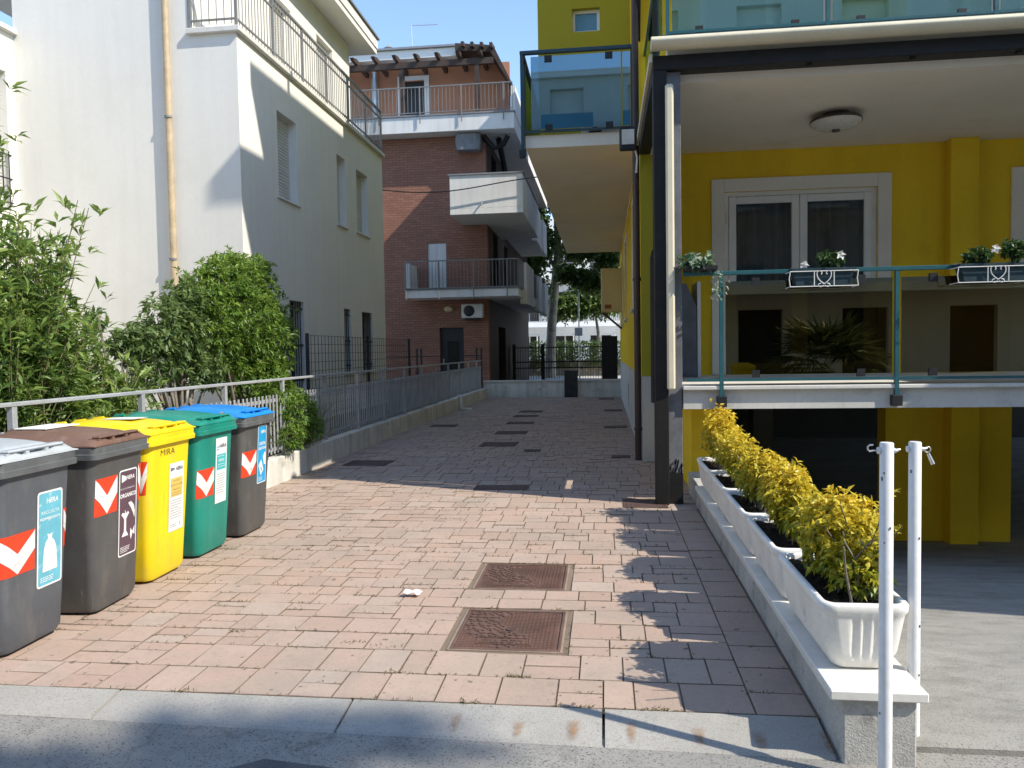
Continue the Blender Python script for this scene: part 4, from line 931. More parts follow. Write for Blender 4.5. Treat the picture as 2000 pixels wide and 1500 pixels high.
f = f.build('small_window', 'window_white', YB); box('pane', 'opp_glass_blue', f, -.45, -.07, 13.83, 13.84, 7.08, 7.38)
box('bay_roof', 'trim_cream', YB, -1.15, .44, 13.6, 21.25, 11.401, 11.6)
box('rear_wall', 'yellow_paint', YB, .5, 12, 24.292, 24.5, -.1, 4.40); box('rear_roof', 'roof_grey', YB, .5, 12, 21.25, 24.29, 4.281, 4.42); box('upper_rear_wall', 'yellow_paint', YB, .5, 12, 21.0, 21.24, 4.43, 11.29); box('bay_rear_wall', 'yellow_paint', YB, -1.1, .499, 21.002, 21.24, 4.462, 11.39)
box('roof_slab', 'trim_cream', YB, .45, 12.5, 9.0, 21.25, 11.3, 11.64)
box('top_canopy', 'awning_cream', YB, .45, 12, 8.4, 10.6, 9.98, 10.3)
MB().prism([(8.57, 9.975), (10.6, 9.975), (10.6, 5.6), (9.62, 7.4)], 0, .47, .52).build('canopy_side_screen', 'steel_black', YB)
box('second_floor_slab', 'trim_cream', YB, .6, 12, 7.44, 10.605, 7.5, 7.75)
# alley side balcony
box('alley_balcony_slab', 'ceiling_beige', YB, -1.05, .499, 10.7, 22.4, 4.282, 4.458, c=.006)
AR = MB(); AR.box(-1.11, .43, 10.62, 10.68, 5.535, 5.585, c=.006); AR.box(-1.11, -1.05, 10.682, 13.69, 5.535, 5.585, c=.006); AR = AR.build('alley_balcony_railing', 'dark_teal_metal', YB)
q = MB(); q.box(-1.10, .43, 10.63, 10.66, 4.475, 4.505); q.box(-1.10, -1.07, 10.662, 13.69, 4.475, 4.505); q.build('lower_rail', 'dark_teal_metal', AR)
for p in ((-1.105, -1.06, 10.625, 10.67), (-1.105, -1.065, 10.95, 10.99), (.39, .43, 10.625, 10.665)): box('railing_post', 'dark_teal_metal', AR, p[0], p[1], p[2], p[3], 4.25, 5.533)
box('glass_panel', 'glass_alley', AR, -.96, .26, 10.640, 10.650, 4.52, 5.50)
box('glass_panel', 'glass_alley', AR, .28, .385, 10.640, 10.650, 4.52, 5.50)
box('glass_panel', 'glass_alley', AR, -1.088, -1.078, 11.05, 13.6, 4.52, 5.50)
for x in (-.72, .10):
    for z in (4.52, 5.45): box('glass_clip', 'black_clip', AR, x-.05, x+.05, 10.622, 10.639, z-.03, z+.055)
box('corner_bracket', 'black_clip', AR, -1.13, -1.052, 10.60, 10.70, 4.15, 4.245)
bw = ac_unit(-.30, .26, 11.2, 11.5, 4.462, 4.70, 'low white air conditioner standing on the alley balcony behind its glass')
# brown downpipe
dp = MB().tube([(.44, 10.42, 0), (.44, 10.42, 12)], .045, 12).build('downpipe', 'pipe_brown', YB)
for z in (.4, 2.4, 4.2, 6.4): MB().tube([(.44, 10.42, z), (.44, 10.42, z+.04)], .056, 12).build('pipe_collar', 'pipe_brown', dp)
# floodlight
fl = thing('floodlight', (.33, 10.2, 4.1), 'square floodlight on the downpipe below the alley balcony', 'lamp')
box('housing', 'black_clip', fl, .22, .44, 10.14, 10.22, 4.06, 4.36, c=.015); box('lens', 'lamp_glass', fl, .25, .41, 10.128, 10.139, 4.13, 4.32)
MB().tube([(.42, 10.2, 4.1), (.45, 10.25, 3.98), (.44, 10.30, 3.8)], .014, 8).build('cable', 'window_white', fl)
MB().bar((.44, 10.2, 4.22), (.46, 10.40, 4.22), .04, .03).build('bracket', 'black_clip', fl)
# wall cabinet
hc = thing('wall_cabinet', (.3, 19.5, 2.4), 'beige boiler cabinet on diagonal brackets high on the yellow side wall', 'cabinet')
box('case', 'cabinet_beige', hc, -.07, .44, 19.3, 19.75, 2.42, 3.5, c=.015); box('control_panel', 'terracotta_red', hc, .02, .18, 19.285, 19.298, 2.5, 2.6)
for y in (19.35, 19.7): MB().bar((-.02, y, 2.40), (.44, y, 2.0), .03, .04).build('bracket', 'wood_dark', hc)
# ceiling lamp
cl = thing('ceiling_lamp', (2.53, 8.85, 4.02), 'round glass ceiling lamp in the loggia', 'lamp')
MB().loft([[(2.53+cos(a*pi/16)*r, 8.85+sin(a*pi/16)*r, z) for a in range(32)] for r, z in ((.14, 4.019), (.15, 3.97), (.265, 3.955), (.27, 3.925))], cap1=False).build('lamp_mount', 'lamp_metal', cl)
MB().loft([[(2.53+cos(a*pi/16)*r, 8.85+sin(a*pi/16)*r, z) for a in range(32)] for r, z in ((.265, 3.93), (.25, 3.90), (.19, 3.868), (.1, 3.85), (.04, 3.845))], cap0=False).build('glass_shade', 'lamp_glass', cl)
MB().loft([[(2.53+cos(a*pi/8)*r, 8.85+sin(a*pi/8)*r, z) for a in range(16)] for r, z in ((.045, 3.846), (.04, 3.825), (.01, 3.82))]).build('finial', 'lamp_metal', cl)
# railings with glass ------------------------------------------------------
def glass_rail(name, y, x0, x1, posts, zf, zr, glass, railm, feet, zg0, zg1):
    R = box(name, railm, YB, x0, x1, y-.022, y+.022, zr-.02, zr+.018, c=.004)
    box('lower_rail', railm, R, x0+.03, x1, y-.018, y+.018, zf+.04, zf+.065)
    for p in posts:
        box('railing_post', railm, R, p-.017, p+.017, y-.019, y+.019, zf-.19 if feet else zf, zr-.021)
        if feet: box('post_foot', 'black_clip', R, p-.045, p+.045, y-.035, y+.037, zf-.20, zf-.10, c=.004)
    ps_ = list(posts) + [x1]
    for a, b in zip(ps_[:-1], ps_[1:]):
        box('glass_panel', glass, R, a+.04, b-.04, y-.004, y+.004, zg0, zg1)
        for t in (.2, .8):
            xx = a+(b-a)*t; box('glass_clip', 'black_clip', R, xx-.035, xx+.035, y-.016, y+.016, zg0-.03, zg0+.04); box('glass_clip', 'black_clip', R, xx-.035, xx+.035, y-.016, y+.016, zg1-.05, zg1+.03)
    return R
glass_rail('balcony_railing', 7.40, .74, 8, [1.09, 2.652, 4.21, 5.77], 1.137, 2.19, 'glass_smoked', 'teal_metal', True, 1.24, 2.11)
glass_rail('upper_balcony_railing', 7.46, .575, 9, [.62, 2.06, 3.50, 4.94, 6.4], 4.39, 5.42, 'glass_blue', 'teal_metal', False, 4.45, 5.34)
UR = bpy.data.objects['upper_balcony_railing']
box('side_rail', 'teal_metal', UR, .56, .60, 7.49, 10.6, 5.40, 5.44); box('glass_panel', 'glass_blue', UR, .575, .583, 7.6, 10.5, 4.45, 5.34)
# things on the loggia
ca = thing('storage_cabinet', (1.1, 9.9, 1.137), 'dark grey storage cabinet in the corner of the loggia', 'cabinet')
MB().prism([(.80, 1.138), (1.12, 1.138), (1.12, 2.0), (1.0, 2.28), (.80, 2.28)], 1, 9.6, 10.2).build('body', 'post_grey', ca)
box('side_trim', 'window_white', ca, 1.13, 1.17, 9.6, 10.2, 1.138, 2.3)
# flower boxes -------------------------------------------------------------
def flower_box(x0, x1, y, label):
    t = thing('flower_box', ((x0+x1)/2, y, 2.03), label, 'flower box', 'flower boxes on the loggia rail')
    m = MB(); z0, z1 = 2.04, 2.185
    m.loft([[(x0+.03+d, y-.06, z), (x1-.03-d, y-.06, z), (x1-.03-d, y+.06, z), (x0+.03+d, y+.06, z)] for z, d in ((z0, .03), (z1-.012, .0))], False, True, False)
    m.box(x0+.015, x1-.015, y-.078, y-.062, z1-.012, z1+.012); m.box(x0+.015, x1-.015, y+.062, y+.078, z1-.012, z1+.012); m.box(x0+.015, x0+.03, y-.061, y+.061, z1-.012, z1+.012); m.box(x1-.03, x1-.015, y-.061, y+.061, z1-.012, z1+.012)
    m.build('trough', 'box_green', t); box('soil', 'soil', t, x0+.04, x1-.04, y-.055, y+.055, z1-.04, z1-.015)
    yf = y-.085; w_ = MB(); r = .0045
    for z in (2.03, 2.165): w_.tube([(x0, yf, z), (x1, yf, z)], r, 6); w_.tube([(x0, yf, z), (x0, y+.09, z)], r, 6); w_.tube([(x1, yf, z), (x1, y+.09, z)], r, 6)
    for x in (x0, x1): w_.tube([(x, yf, 2.03), (x-.01, yf, 2.1), (x, yf, 2.165)], r, 6)
    cx = (x0+x1)/2
    for s in (-1, 1):
        w_.tube([(cx+s*.085, yf, 2.03), (cx+s*.085, yf, 2.165)], r, 6)
        w_.tube([(cx, yf, 2.05)] + [(cx+s*(.002+.058*sin(a*.5)*(1 if a < 3.5 else 1)), yf, 2.05+.10*a/4.2) for a in (1, 2, 3)] + [(cx+s*(.04+.022*cos(a)), yf, 2.148+.018*sin(a)) for a in (0, .8, 1.6, 2.4, 3.2, 4.0)], r, 6)
        w_.tube([(cx+s*(.03+.022*cos(a)), yf, 2.04+.016*sin(a)) for a in (3.1, 4, 5, 6, 7, 8)], r, 6)
    for x in (x0+.06, x1-.06): w_.tube([(x, yf, 2.165), (x, y+.0, 2.20), (x, y+.15, 2.215), (x, y+.175, 2.19)], r, 6)
    w_.build('wire_holder', 'wire_white', t)
    return t
flower_box(1.665, 2.25, 7.275, 'dark flower box in a white wire holder with a single white bloom')
flower_box(3.09, 3.74, 7.275, 'dark flower box in a white wire holder holding two leafy plants at right edge')
def pot_plant(c, r, n, label, flowers=(), mt='leaf_pot', L=.05, W=.028):
    t = thing('potted_plant', c, label, 'plant', 'plants on the loggia rail')
    m = MB()
    for k in range(7):
        a = 2*pi*k/7; m.tube([c, (c[0]+.4*r*cos(a), c[1]+.4*r*sin(a), c[2]+r*.8)], .004, 5)
    m.build('stems', 'stem_green', t)
    C, A = blob_points([(c[0], c[1], c[2]+r*.75, r, r*.75, r*.75)], n, .2); P, D = rosettes(C, A, 5, .9, .02)
    leaf_object('leaves', mt, t, P, D, RNG.uniform(L*.7, L*1.2, len(P)), W, RNG.beta(2, 2.5, len(P)))
    for f in flowers:
        k = 5; P = np.tile(np.array(f[:3]), (k, 1)); an = np.arange(k)*2*pi/k; D = np.stack([np.cos(an), -np.full(k, .5), np.sin(an)], 1)
        leaf_object('flower', f[3], t, P, D, .05, .045, np.full(k, .6))
pot_plant((2.03, 7.275, 2.18), .12, 60, 'small dark green plant with one white flower in the left flower box', [(2.10, 7.20, 2.305, 'petal_white'), (1.80, 7.25, 2.225, 'petal_white')])
pot_plant((3.28, 7.275, 2.18), .12, 60, 'low green plant in the right flower box, on its left side', [(3.40, 7.22, 2.32, 'petal_white')])
pot_plant((3.60, 7.275, 2.18), .15, 80, 'taller bushy green plant in the right flower box, on its right side')
tr_ = thing('plant_trough', (.88, 7.4, 2.21), 'shallow black trough on the corner of the loggia rail', 'planter'); box('trough', 'black_clip', tr_, .745, 1.05, 7.30, 7.45, 2.212, 2.26, c=.008)
vp = thing('variegated_plant', (.88, 7.38, 2.25), 'green and white variegated plant trailing from the black trough at the rail corner', 'plant', 'plants on the loggia rail')
C, A = blob_points([(.86, 7.37, 2.30, .17, .09, .07)], 40, .2); P, D = rosettes(C, A, 4, 1.0, .02); leaf_object('leaves', 'leaf_variegated', vp, P, D, RNG.uniform(.05, .09, len(P)), .05, RNG.uniform(0, 1, len(P))**1.3, droop=.3)
n = 60; P = np.stack([RNG.normal(1.05, .035, n), RNG.normal(7.36, .02, n), RNG.uniform(1.93, 2.22, n)], 1); D = RNG.normal(0, 1, (n, 3)); leaf_object('trailing_leaves', 'leaf_variegated', vp, P, D, RNG.uniform(.025, .045, n), .022, RNG.uniform(.3, 1, n), droop=.4)

# ================================================================== LANE, PLANTER WALL
m = MB(); pr = [(2.985, -.012), (3.0, .0), (4.2, -.06), (5.2, -.22), (9.6, -.97), (10.6, -1.05), (22, -1.05), (22, -1.8), (2.985, -1.8)]
m.prism(pr, 0, 1.05, 14); structure('lane', m, 'lane_concrete')
PW = thing('planter_wall', (.98, 5, 0), 'low rendered wall with pale stone coping carrying the row of planters', 'wall')
box('wall', 'wall_dirty', PW, .852, 1.108, 2.875, 8.098, -1.4, .211, c=.006)
for y0, y1 in ((2.85, 4.25), (4.252, 5.65), (5.652, 7.06)): box('coping_slab', 'coping_marble', PW, .80, 1.14, y0, y1, .2125, .25, c=.005)
def round_rect(cx, cy, hx, hy, r, n=9):
    pts = []
    for k, (sx, sy) in enumerate(((1, 1), (-1, 1), (-1, -1), (1, -1))):
        for i in range(n):
            a = pi/2*(k + i/(n-1)); pts.append((cx+sx*(hx-r)+r*cos(a), cy+sy*(hy-r)+r*sin(a)))
    return pts
def dense_ring(hx, hy, r, z, groove):
    """rounded rectangle ring, evenly subdivided, pressed in by flutes in the middle of each face"""
    p = round_rect(0, 0, hx, hy, r, 7); out = []
    n = len(p)
    for i in range(n):
        a, b = p[i], p[(i+1) % n]; k = (48 if i in (6, 20) else 30) if i % 7 == 6 else 1
        for j in range(k):
            x, y = a[0]+(b[0]-a[0])*j/k, a[1]+(b[1]-a[1])*j/k
            if groove:
                if abs(y) > hy-.004 and abs(x) < .058: y -= math.copysign(groove*(.5-.5*cos(x/.0387*2*pi+pi)), y)
                if abs(x) > hx-.004 and abs(y) < .1: x -= math.copysign(groove*(.5-.5*cos(y/.05*2*pi)), x)
            out.append((x, y, z))
    return out
def planter_mesh():
    m = MB(); Lh = .380
    m.loft([dense_ring(hx, hy, r, z, g) for hx, hy, r, z, g in ((.088, Lh-.075, .04, .0, 0), (.105, Lh-.058, .045, .012, 0), (.122, Lh-.04, .05, .05, .0), (.133, Lh-.03, .05, .075, .011), (.150, Lh-.013, .05, .20, .011), (.154, Lh-.009, .05, .225, 0), (.163, Lh-.001, .052, .240, 0), (.165, Lh, .052, .262, 0), (.158, Lh-.006, .048, .272, 0), (.142, Lh-.022, .04, .272, 0), (.134, Lh-.030, .035, .262, 0), (.130, Lh-.034, .035, .235, 0))], True, True, False)
    return m.mesh('planter_shell', 'planter_white')
def soil_mesh():
    m = MB(); n = 10; k = 22
    g = [(-.129+.258*i/n, -.345+.69*j/k, .238+random.uniform(-.006, .012)) for i in range(n+1) for j in range(k+1)]
    m.add(g, [(i*(k+1)+j, (i+1)*(k+1)+j, (i+1)*(k+1)+j+1, i*(k+1)+j+1) for i in range(n) for j in range(k)]); return m.mesh('soil', 'soil')
pmesh, smesh = planter_mesh(), soil_mesh()
PL = ['nearest the street, standing at the end of the coping', 'second from the street', 'middle one of the row of five', 'second from the yellow pier', 'farthest from the street, beside the yellow pier']
SH = [[(.98, .06, .38, .14, .25, .17), (1.0, -.17, .31, .12, .14, .12), (1.03, .08, .44, .13, .18, .15)], [(.98, .06, .40, .14, .27, .16), (.97, .14, .48, .11, .16, .10), (.99, -.2, .33, .10, .12, .09)], [(.98, .02, .38, .14, .30, .14), (.98, -.12, .47, .12, .15, .11), (.97, .2, .35, .11, .14, .12)], [(.97, .1, .42, .14, .32, .16), (.98, -.15, .38, .12, .2, .12)], [(.97, .12, .50, .14, .24, .22), (1.0, -.2, .44, .13, .2, .15)]]
for i in range(5):
    yc = 2.965+.40+i*.806; dx = random.uniform(-.008, .008)
    t = thing('planter', (.968+dx, yc, .2505), 'white trough planter, ' + PL[i], 'planter', 'white planters on the wall', rz=random.uniform(-.01, .01))
    for nm, me in (('planter_shell', pmesh), ('soil', smesh)):
        o = bpy.data.objects.new(nm, me); COL.objects.link(o); o.parent = t
    s = thing('golden_shrub', (.968, yc, .50), 'golden shrub in the planter ' + PL[i], 'shrub', 'golden shrubs in the planters')
    m = MB()
    for k in range(16):
        y = yc + random.uniform(-.3, .3); x = .975+random.uniform(-.05, .05); m.tube([(x, y, .47), (x+random.uniform(-.05, .05), y+random.uniform(-.05, .05), .62), (x+random.uniform(-.09, .09), y+random.uniform(-.09, .09), .74)], [.006, .0045, .003], 5)
    m.build('stems', 'bark_grey', s)
    bl = [(b[0], yc+b[1], .30+b[2]*.96, b[3], b[4], b[5]) for b in SH[i]]
    C, A = blob_points(bl, 1250 if i < 3 else 950, .3); C[:, 2] = np.where(C[:, 2] < .53, .53+.08*RNG.random(len(C)), C[:, 2]); A[:, 2] += .4
    P, D = rosettes(C, A, 5, .95, .012)
    if i == 0:      # loose shoots at the street end
        for bx, by, bz in ((1.10, 3.12, .93), (1.13, 3.08, .80), (1.11, 3.2, .85), (.93, 3.18, .86)):
            q = np.array([[1.02, 3.2, .62]])*(1-np.linspace(.35, 1, 9)[:, None]) + np.array([[bx, by, bz]])*np.linspace(.35, 1, 9)[:, None]
            p2, d2 = rosettes(q, np.tile([.1, 0, 1.], (9, 1)), 3, 1.1, .01); P = np.vstack([P, p2]); D = np.vstack([D, d2])
            MB().tube([(1.02, 3.2, .6), (bx, by, bz)], .003, 5).build('shoot', 'stem_green', s)
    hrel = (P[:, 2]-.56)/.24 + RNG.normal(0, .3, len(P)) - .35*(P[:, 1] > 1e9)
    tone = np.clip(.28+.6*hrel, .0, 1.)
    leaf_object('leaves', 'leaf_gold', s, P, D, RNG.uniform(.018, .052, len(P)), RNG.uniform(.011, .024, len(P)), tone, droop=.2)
# white poles ---------------------------------------------------------------
def pole(x, y, z0, z1, label, hook, lock):
    t = thing('barrier_pole', (x, y, z0), label, 'pole', 'white barrier poles')
    MB().tube([(x, y, z0), (x, y, z1-.004), (x, y, z1)], [.0225, .0225, .020], 20).build('tube', 'pole_white', t)
    MB().tube([(x-.03, y, z1-.028), (x-.022, y, z1-.028)], .012, 10).build('washer', 'pole_white', t)
    MB().tube([(x+.02, y, z1-.028), (x+.032, y, z1-.028), (x+.045, y, z1-.024)], [.013, .007, .003], 8).build('eye_bolt', 'zinc_bright', t)
    if hook: MB().tube([(x-.022, y, z1-.028), (x-.045, y, z1-.028)] + [(x-.05-.013*cos(a), y, z1-.018+.012*sin(a)-.002) for a in (-1.2, -.4, .4, 1.2, 2.0)], .003, 6).build('hook', 'zinc_bright', t)
    if lock:
        MB().tube([(x+.045+.011*cos(a), y, z1-.03+.011*sin(a)) for a in [2*pi*k/12 for k in range(13)]], .0025, 6).build('ring', 'zinc_bright', t)
        MB().tube([(x+.047, y, z1-.045), (x+.063, y-.004, z1-.085)], [.006, .008], 8).build('padlock', 'zinc_bright', t)
    for k in range(5):
        z = random.uniform(z0+.15, z1-.1); a = random.uniform(3.4, 5.6); MB().box(x+.0222*cos(a)-.002, x+.0222*cos(a)+.002, y+.0222*sin(a)-.003, y+.0222*sin(a)+.001, z, z+random.uniform(.004, .014)).build('paint_chip', 'chip_dark', t)
pole(.955, 2.75, -.035, 1.165, 'white metal pole with an open hook, standing in front of the wall end', True, False)
pole(1.165, 3.06, -.02, 1.13, 'white metal pole with a hanging padlock, beside the nearest planter', False, True)
# ================================================================== OUTSIDE THE FRAME (shade and reflections)
nb = thing('neighbour_block', (10, 7, -.1), 'low flat roofed block right of the lane, out of frame', 'building')
mb = MB(); wall_x(mb, 3.6, 12, -.5, 5.25, 7.2, [(5, 6.2, .5, 2.4), (8, 9.2, .5, 2.4)], .3); mb.build('wall', 'cream_plaster', nb); mb = MB(); wall_y(mb, 7.2, 13, -.5, 5.25, 3.29, [(9, 10.2, .5, 2.4)], .3); mb.build('wall', 'cream_plaster', nb); box('roof', 'roof_grey', nb, 7.1, 13, 3.5, 12, 5.252, 5.4)
rh = thing('rear_house', (4, 32, 0), 'tall rendered house behind the yellow one, mostly hidden by it', 'house')
mb = MB(); wall_x(mb, 25.6, 40, -.1, 11, .95, [(29, 30.2, 5, 6.6), (34, 35.2, 5, 6.6)], .3); mb.build('side_wall', 'opp_plaster', rh); mb = MB(); wall_y(mb, .95, 9, -.1, 11, 25.3, [(4, 5.2, 5, 6.6)], .29); mb.build('front_wall', 'opp_plaster', rh); box('roof', 'roof_grey', rh, .8, 9, 25.2, 40, 11.002, 11.2); box('hidden_shade_block', 'opp_plaster', rh, -1.04, .9, 23.3, 29, 5.3, 11.9)  # raised block before the house is unseen, added to shade the brick front
ob = thing('opposite_building', (0, -11, -.1), 'grey apartment block across the street behind the viewer', 'building')
WO = [(x, x+1.3, z, z+h) for x in range(-14, 18, 3) for z, h in ((.1, 2.5), (3.6, 2.1), (6.6, 2.1), (9.5, 2.1))]
mb = MB(); wall_y(mb, -22, 24, -.1, 12.3, -9.0, WO, -.4); mb.build('wall', 'opp_plaster', ob)
for x0, x1, z0, z1 in WO: box('window', 'dark_interior' if z0 < 1 else 'shutter_grey', ob, x0-.05, x1+.05, -9.25, -9.22, z0-.05, z1+.05)
for z in (3.2, 6.2, 9.0, 12.0): box('cornice', 'far_white', ob, -22, 24, -8.998, -8.82, z, z+.16)
for x in range(-14, 18, 3):
    for z in (3.4, 6.4, 9.3):
        b = box('balcony', 'far_white', ob, x-.3, x+1.7, -8.81, -8.0, z, z+.12); box('glass', 'opp_glass_blue', b, x-.28, x+1.68, -8.02, -8.0, z+.121, z+1.05)
a_ = thing('street_awning', (4, -8, 3.3), 'pale scalloped awning across the street behind the viewer', 'awning')
MB().prism([(-8.8, 3.62), (-7.2, 3.2), (-7.2, 2.95), (-7.23, 2.95), (-7.23, 3.17), (-8.8, 3.58)], 0, 1, 13).build('canopy', 'opp_awning', a_)
pm = thing('fan_palm', (5.2, -4, -.075), 'short fan palm across the street behind the viewer', 'palm')
MB().tube([(5.2, -4, -.1), (5.2, -4, .9)], [.2, .16], 10).build('trunk', 'bark_grey', pm)
P = []; D = []
for k in range(44):
    a = random.uniform(0, 2*pi); e = random.uniform(-.5, 1.2); d = Vector((cos(a)*cos(e), sin(a)*cos(e), sin(e))); c = Vector((5.2, -4, 1.0)) + d*random.uniform(.5, .8)
    sdv = d.cross(Vector((0, 0, 1))).normalized()
    for j in range(22):
        q = -1.3+2.6*j/21; P.append(c); D.append(d*cos(q)+sdv*sin(q))
leaf_object('crown', 'leaf_palm', pm, np.array([list(p) for p in P]), np.array([list(d) for d in D]), .95, .05, RNG.beta(2, 2, len(P)), droop=.3)
st = thing('street_tree', (12.4, -3.3, -.075), 'leafy street tree behind the viewer shading the kerb', 'tree')
m = MB().tube([(12.4, -3.3, -.1), (12.2, -3.1, 4), (11.9, -2.7, 9), (11.6, -2.4, 12.6)], [.2, .16, .11, .05], 10)
TB = [(6.75, -.32, 8.4, .55, .26, .3), (7.4, -.25, 8.5, .5, .22, .3), (5.9, -.55, 8.3, .5, .2, .25), (5.35, -.75, 8.3, .4, .2, .25), (6.3, -.75, 8.6, .7, .25, .3), (7.3, -.75, 8.7, .6, .25, .3), (4.7, -.9, 8.1, .35, .2, .25), (7.0, -1.3, 8.9, .9, .3, .5)]
TB = [(b[0]+4.51, b[1]-1.62, b[2]+4.6, b[3], b[4], b[5]) for b in TB]
for b in TB: m.tube([(11.9, -2.7, 9+random.random()), ((11.9+b[0])/2, (-2.7+b[1])/2, 11.6), b[:3]], [.05, .035, .015], 6)
m.build('trunk', 'bark_grey', st)
C, A = blob_points(TB, 900, .1); P, D = rosettes(C, A, 5, 1.1, .1); leaf_object('crown', 'leaf_plane', st, P, D, RNG.uniform(.08, .15, len(P)), .08, RNG.beta(2, 2, len(P)))
# ================================================================== WASTE BINS
def fx(z): return .262 + .052*(z-.05)/.90                # front face of the body
def bin_ring(z, grow=0., n=8):
    t = (z-.05)/.90; hy = .222 + .048*t + grow; xf = fx(z) + grow; xb = -(.235+.06*t) - grow; r = .055
    cx = (xf+xb)/2; hx = (xf-xb)/2
    return [(x, y, z) for x, y in round_rect(cx, 0, hx, hy, r, n)]
def on_front(u, z, off):                                  # u across (+ = to the right seen from the front), wraps round the corner
    t = (z-.05)/.90; hy = .222 + .048*t; r = .055; xf = fx(z); s = 1 if u >= 0 else -1; a = abs(u) - (hy-r)
    if a <= 0: return (xf+off, u, z)
    an = min(a/r, pi/2); ex = max(0, a - r*pi/2)
    return (xf-r+(r+off)*cos(an)-ex, s*(hy-r+(r+off)*sin(an)), z)
def decal(parent, name, material, polys, off):
    """thin film following the bin's front: polys are lists of (u, z), cut into strips so that they bend round the corners"""
    m = MB()
    for p in polys:
        n = len(p); m.add([on_front(u, z, off) for u, z in p], [tuple(range(n))])
    return m.build(name, material, parent, local=True)
def strip_rect(u0, u1, z0, z1, k=8): return [[(u0+(u1-u0)*i/k, z0), (u0+(u1-u0)*(i+1)/k, z0), (u0+(u1-u0)*(i+1)/k, z1), (u0+(u1-u0)*i/k, z1)] for i in range(k)]
def rr2(u0, u1, z0, z1, r):
    return [[(x, y) for x, y in round_rect((u0+u1)/2, (z0+z1)/2, (u1-u0)/2, (z1-z0)/2, r, 5)]]
def chevron(parent, u0, u1, z0, z1, flip=1):
    """red tape with a white V"""
    decal(parent, 'warning_tape', 'tape_red', strip_rect(u0, u1, z0, z1, 24), .0015)
    um = (u0+u1)/2; h = (z1-z0); W = []
    k = 12
    for a, b, s in ((u0, um, 1), (um, u1, -1)):
        for i in range(k):
            ua, ub = a+(b-a)*i/k, a+(b-a)*(i+1)/k
            def band(u):
                f = (u-u0)/(um-u0) if s == 1 else (u1-u)/(u1-um)      # 0 at edge, 1 at the middle
                top = z1-.02*h - f*.47*h; bot = z0+.52*h - f*.50*h
                return bot, max(bot+.01, top)
            A, B = band(ua), band(ub); W.append([(ua, A[0]), (ub, B[0]), (ub, B[1]), (ua, A[1])])
    decal(parent, 'white_chevron', 'tape_white', W, .003)
def lettering(parent, name, material, s, u, z, size, off, bold=0., slant=0., sx=1.):
    v, f = text2d(s, size, bold); m = MB()
    m.add([on_front(u+a*sx+slant*b, z+b, off) for a, b in v], f); return m.build(name, material, parent, local=True)
def print_lines(parent, material, u0, u1, z0, z1, n, off):
    m = MB()
    for i in range(n):
        z = z1-(z1-z0)*(i+.5)/n; u = u0; e = u1 - random.uniform(0, .35)*(u1-u0)*(1 if i % 4 == 3 else .25)
        while u < e:
            w_ = random.uniform(.006, .018); m.add([on_front(a, b, off) for a, b in ((u, z-.0022), (min(u+w_, e), z-.0022), (min(u+w_, e), z+.0022), (u, z+.0022))], [(0, 1, 2, 3)]); u += w_+.004
    o = m.build('small_print', material, parent, local=True); o['kind'] = 'stuff'; return o
def shape(c, pts, s=1.): return [(c[0]+a*s, c[1]+b*s) for a, b in pts]

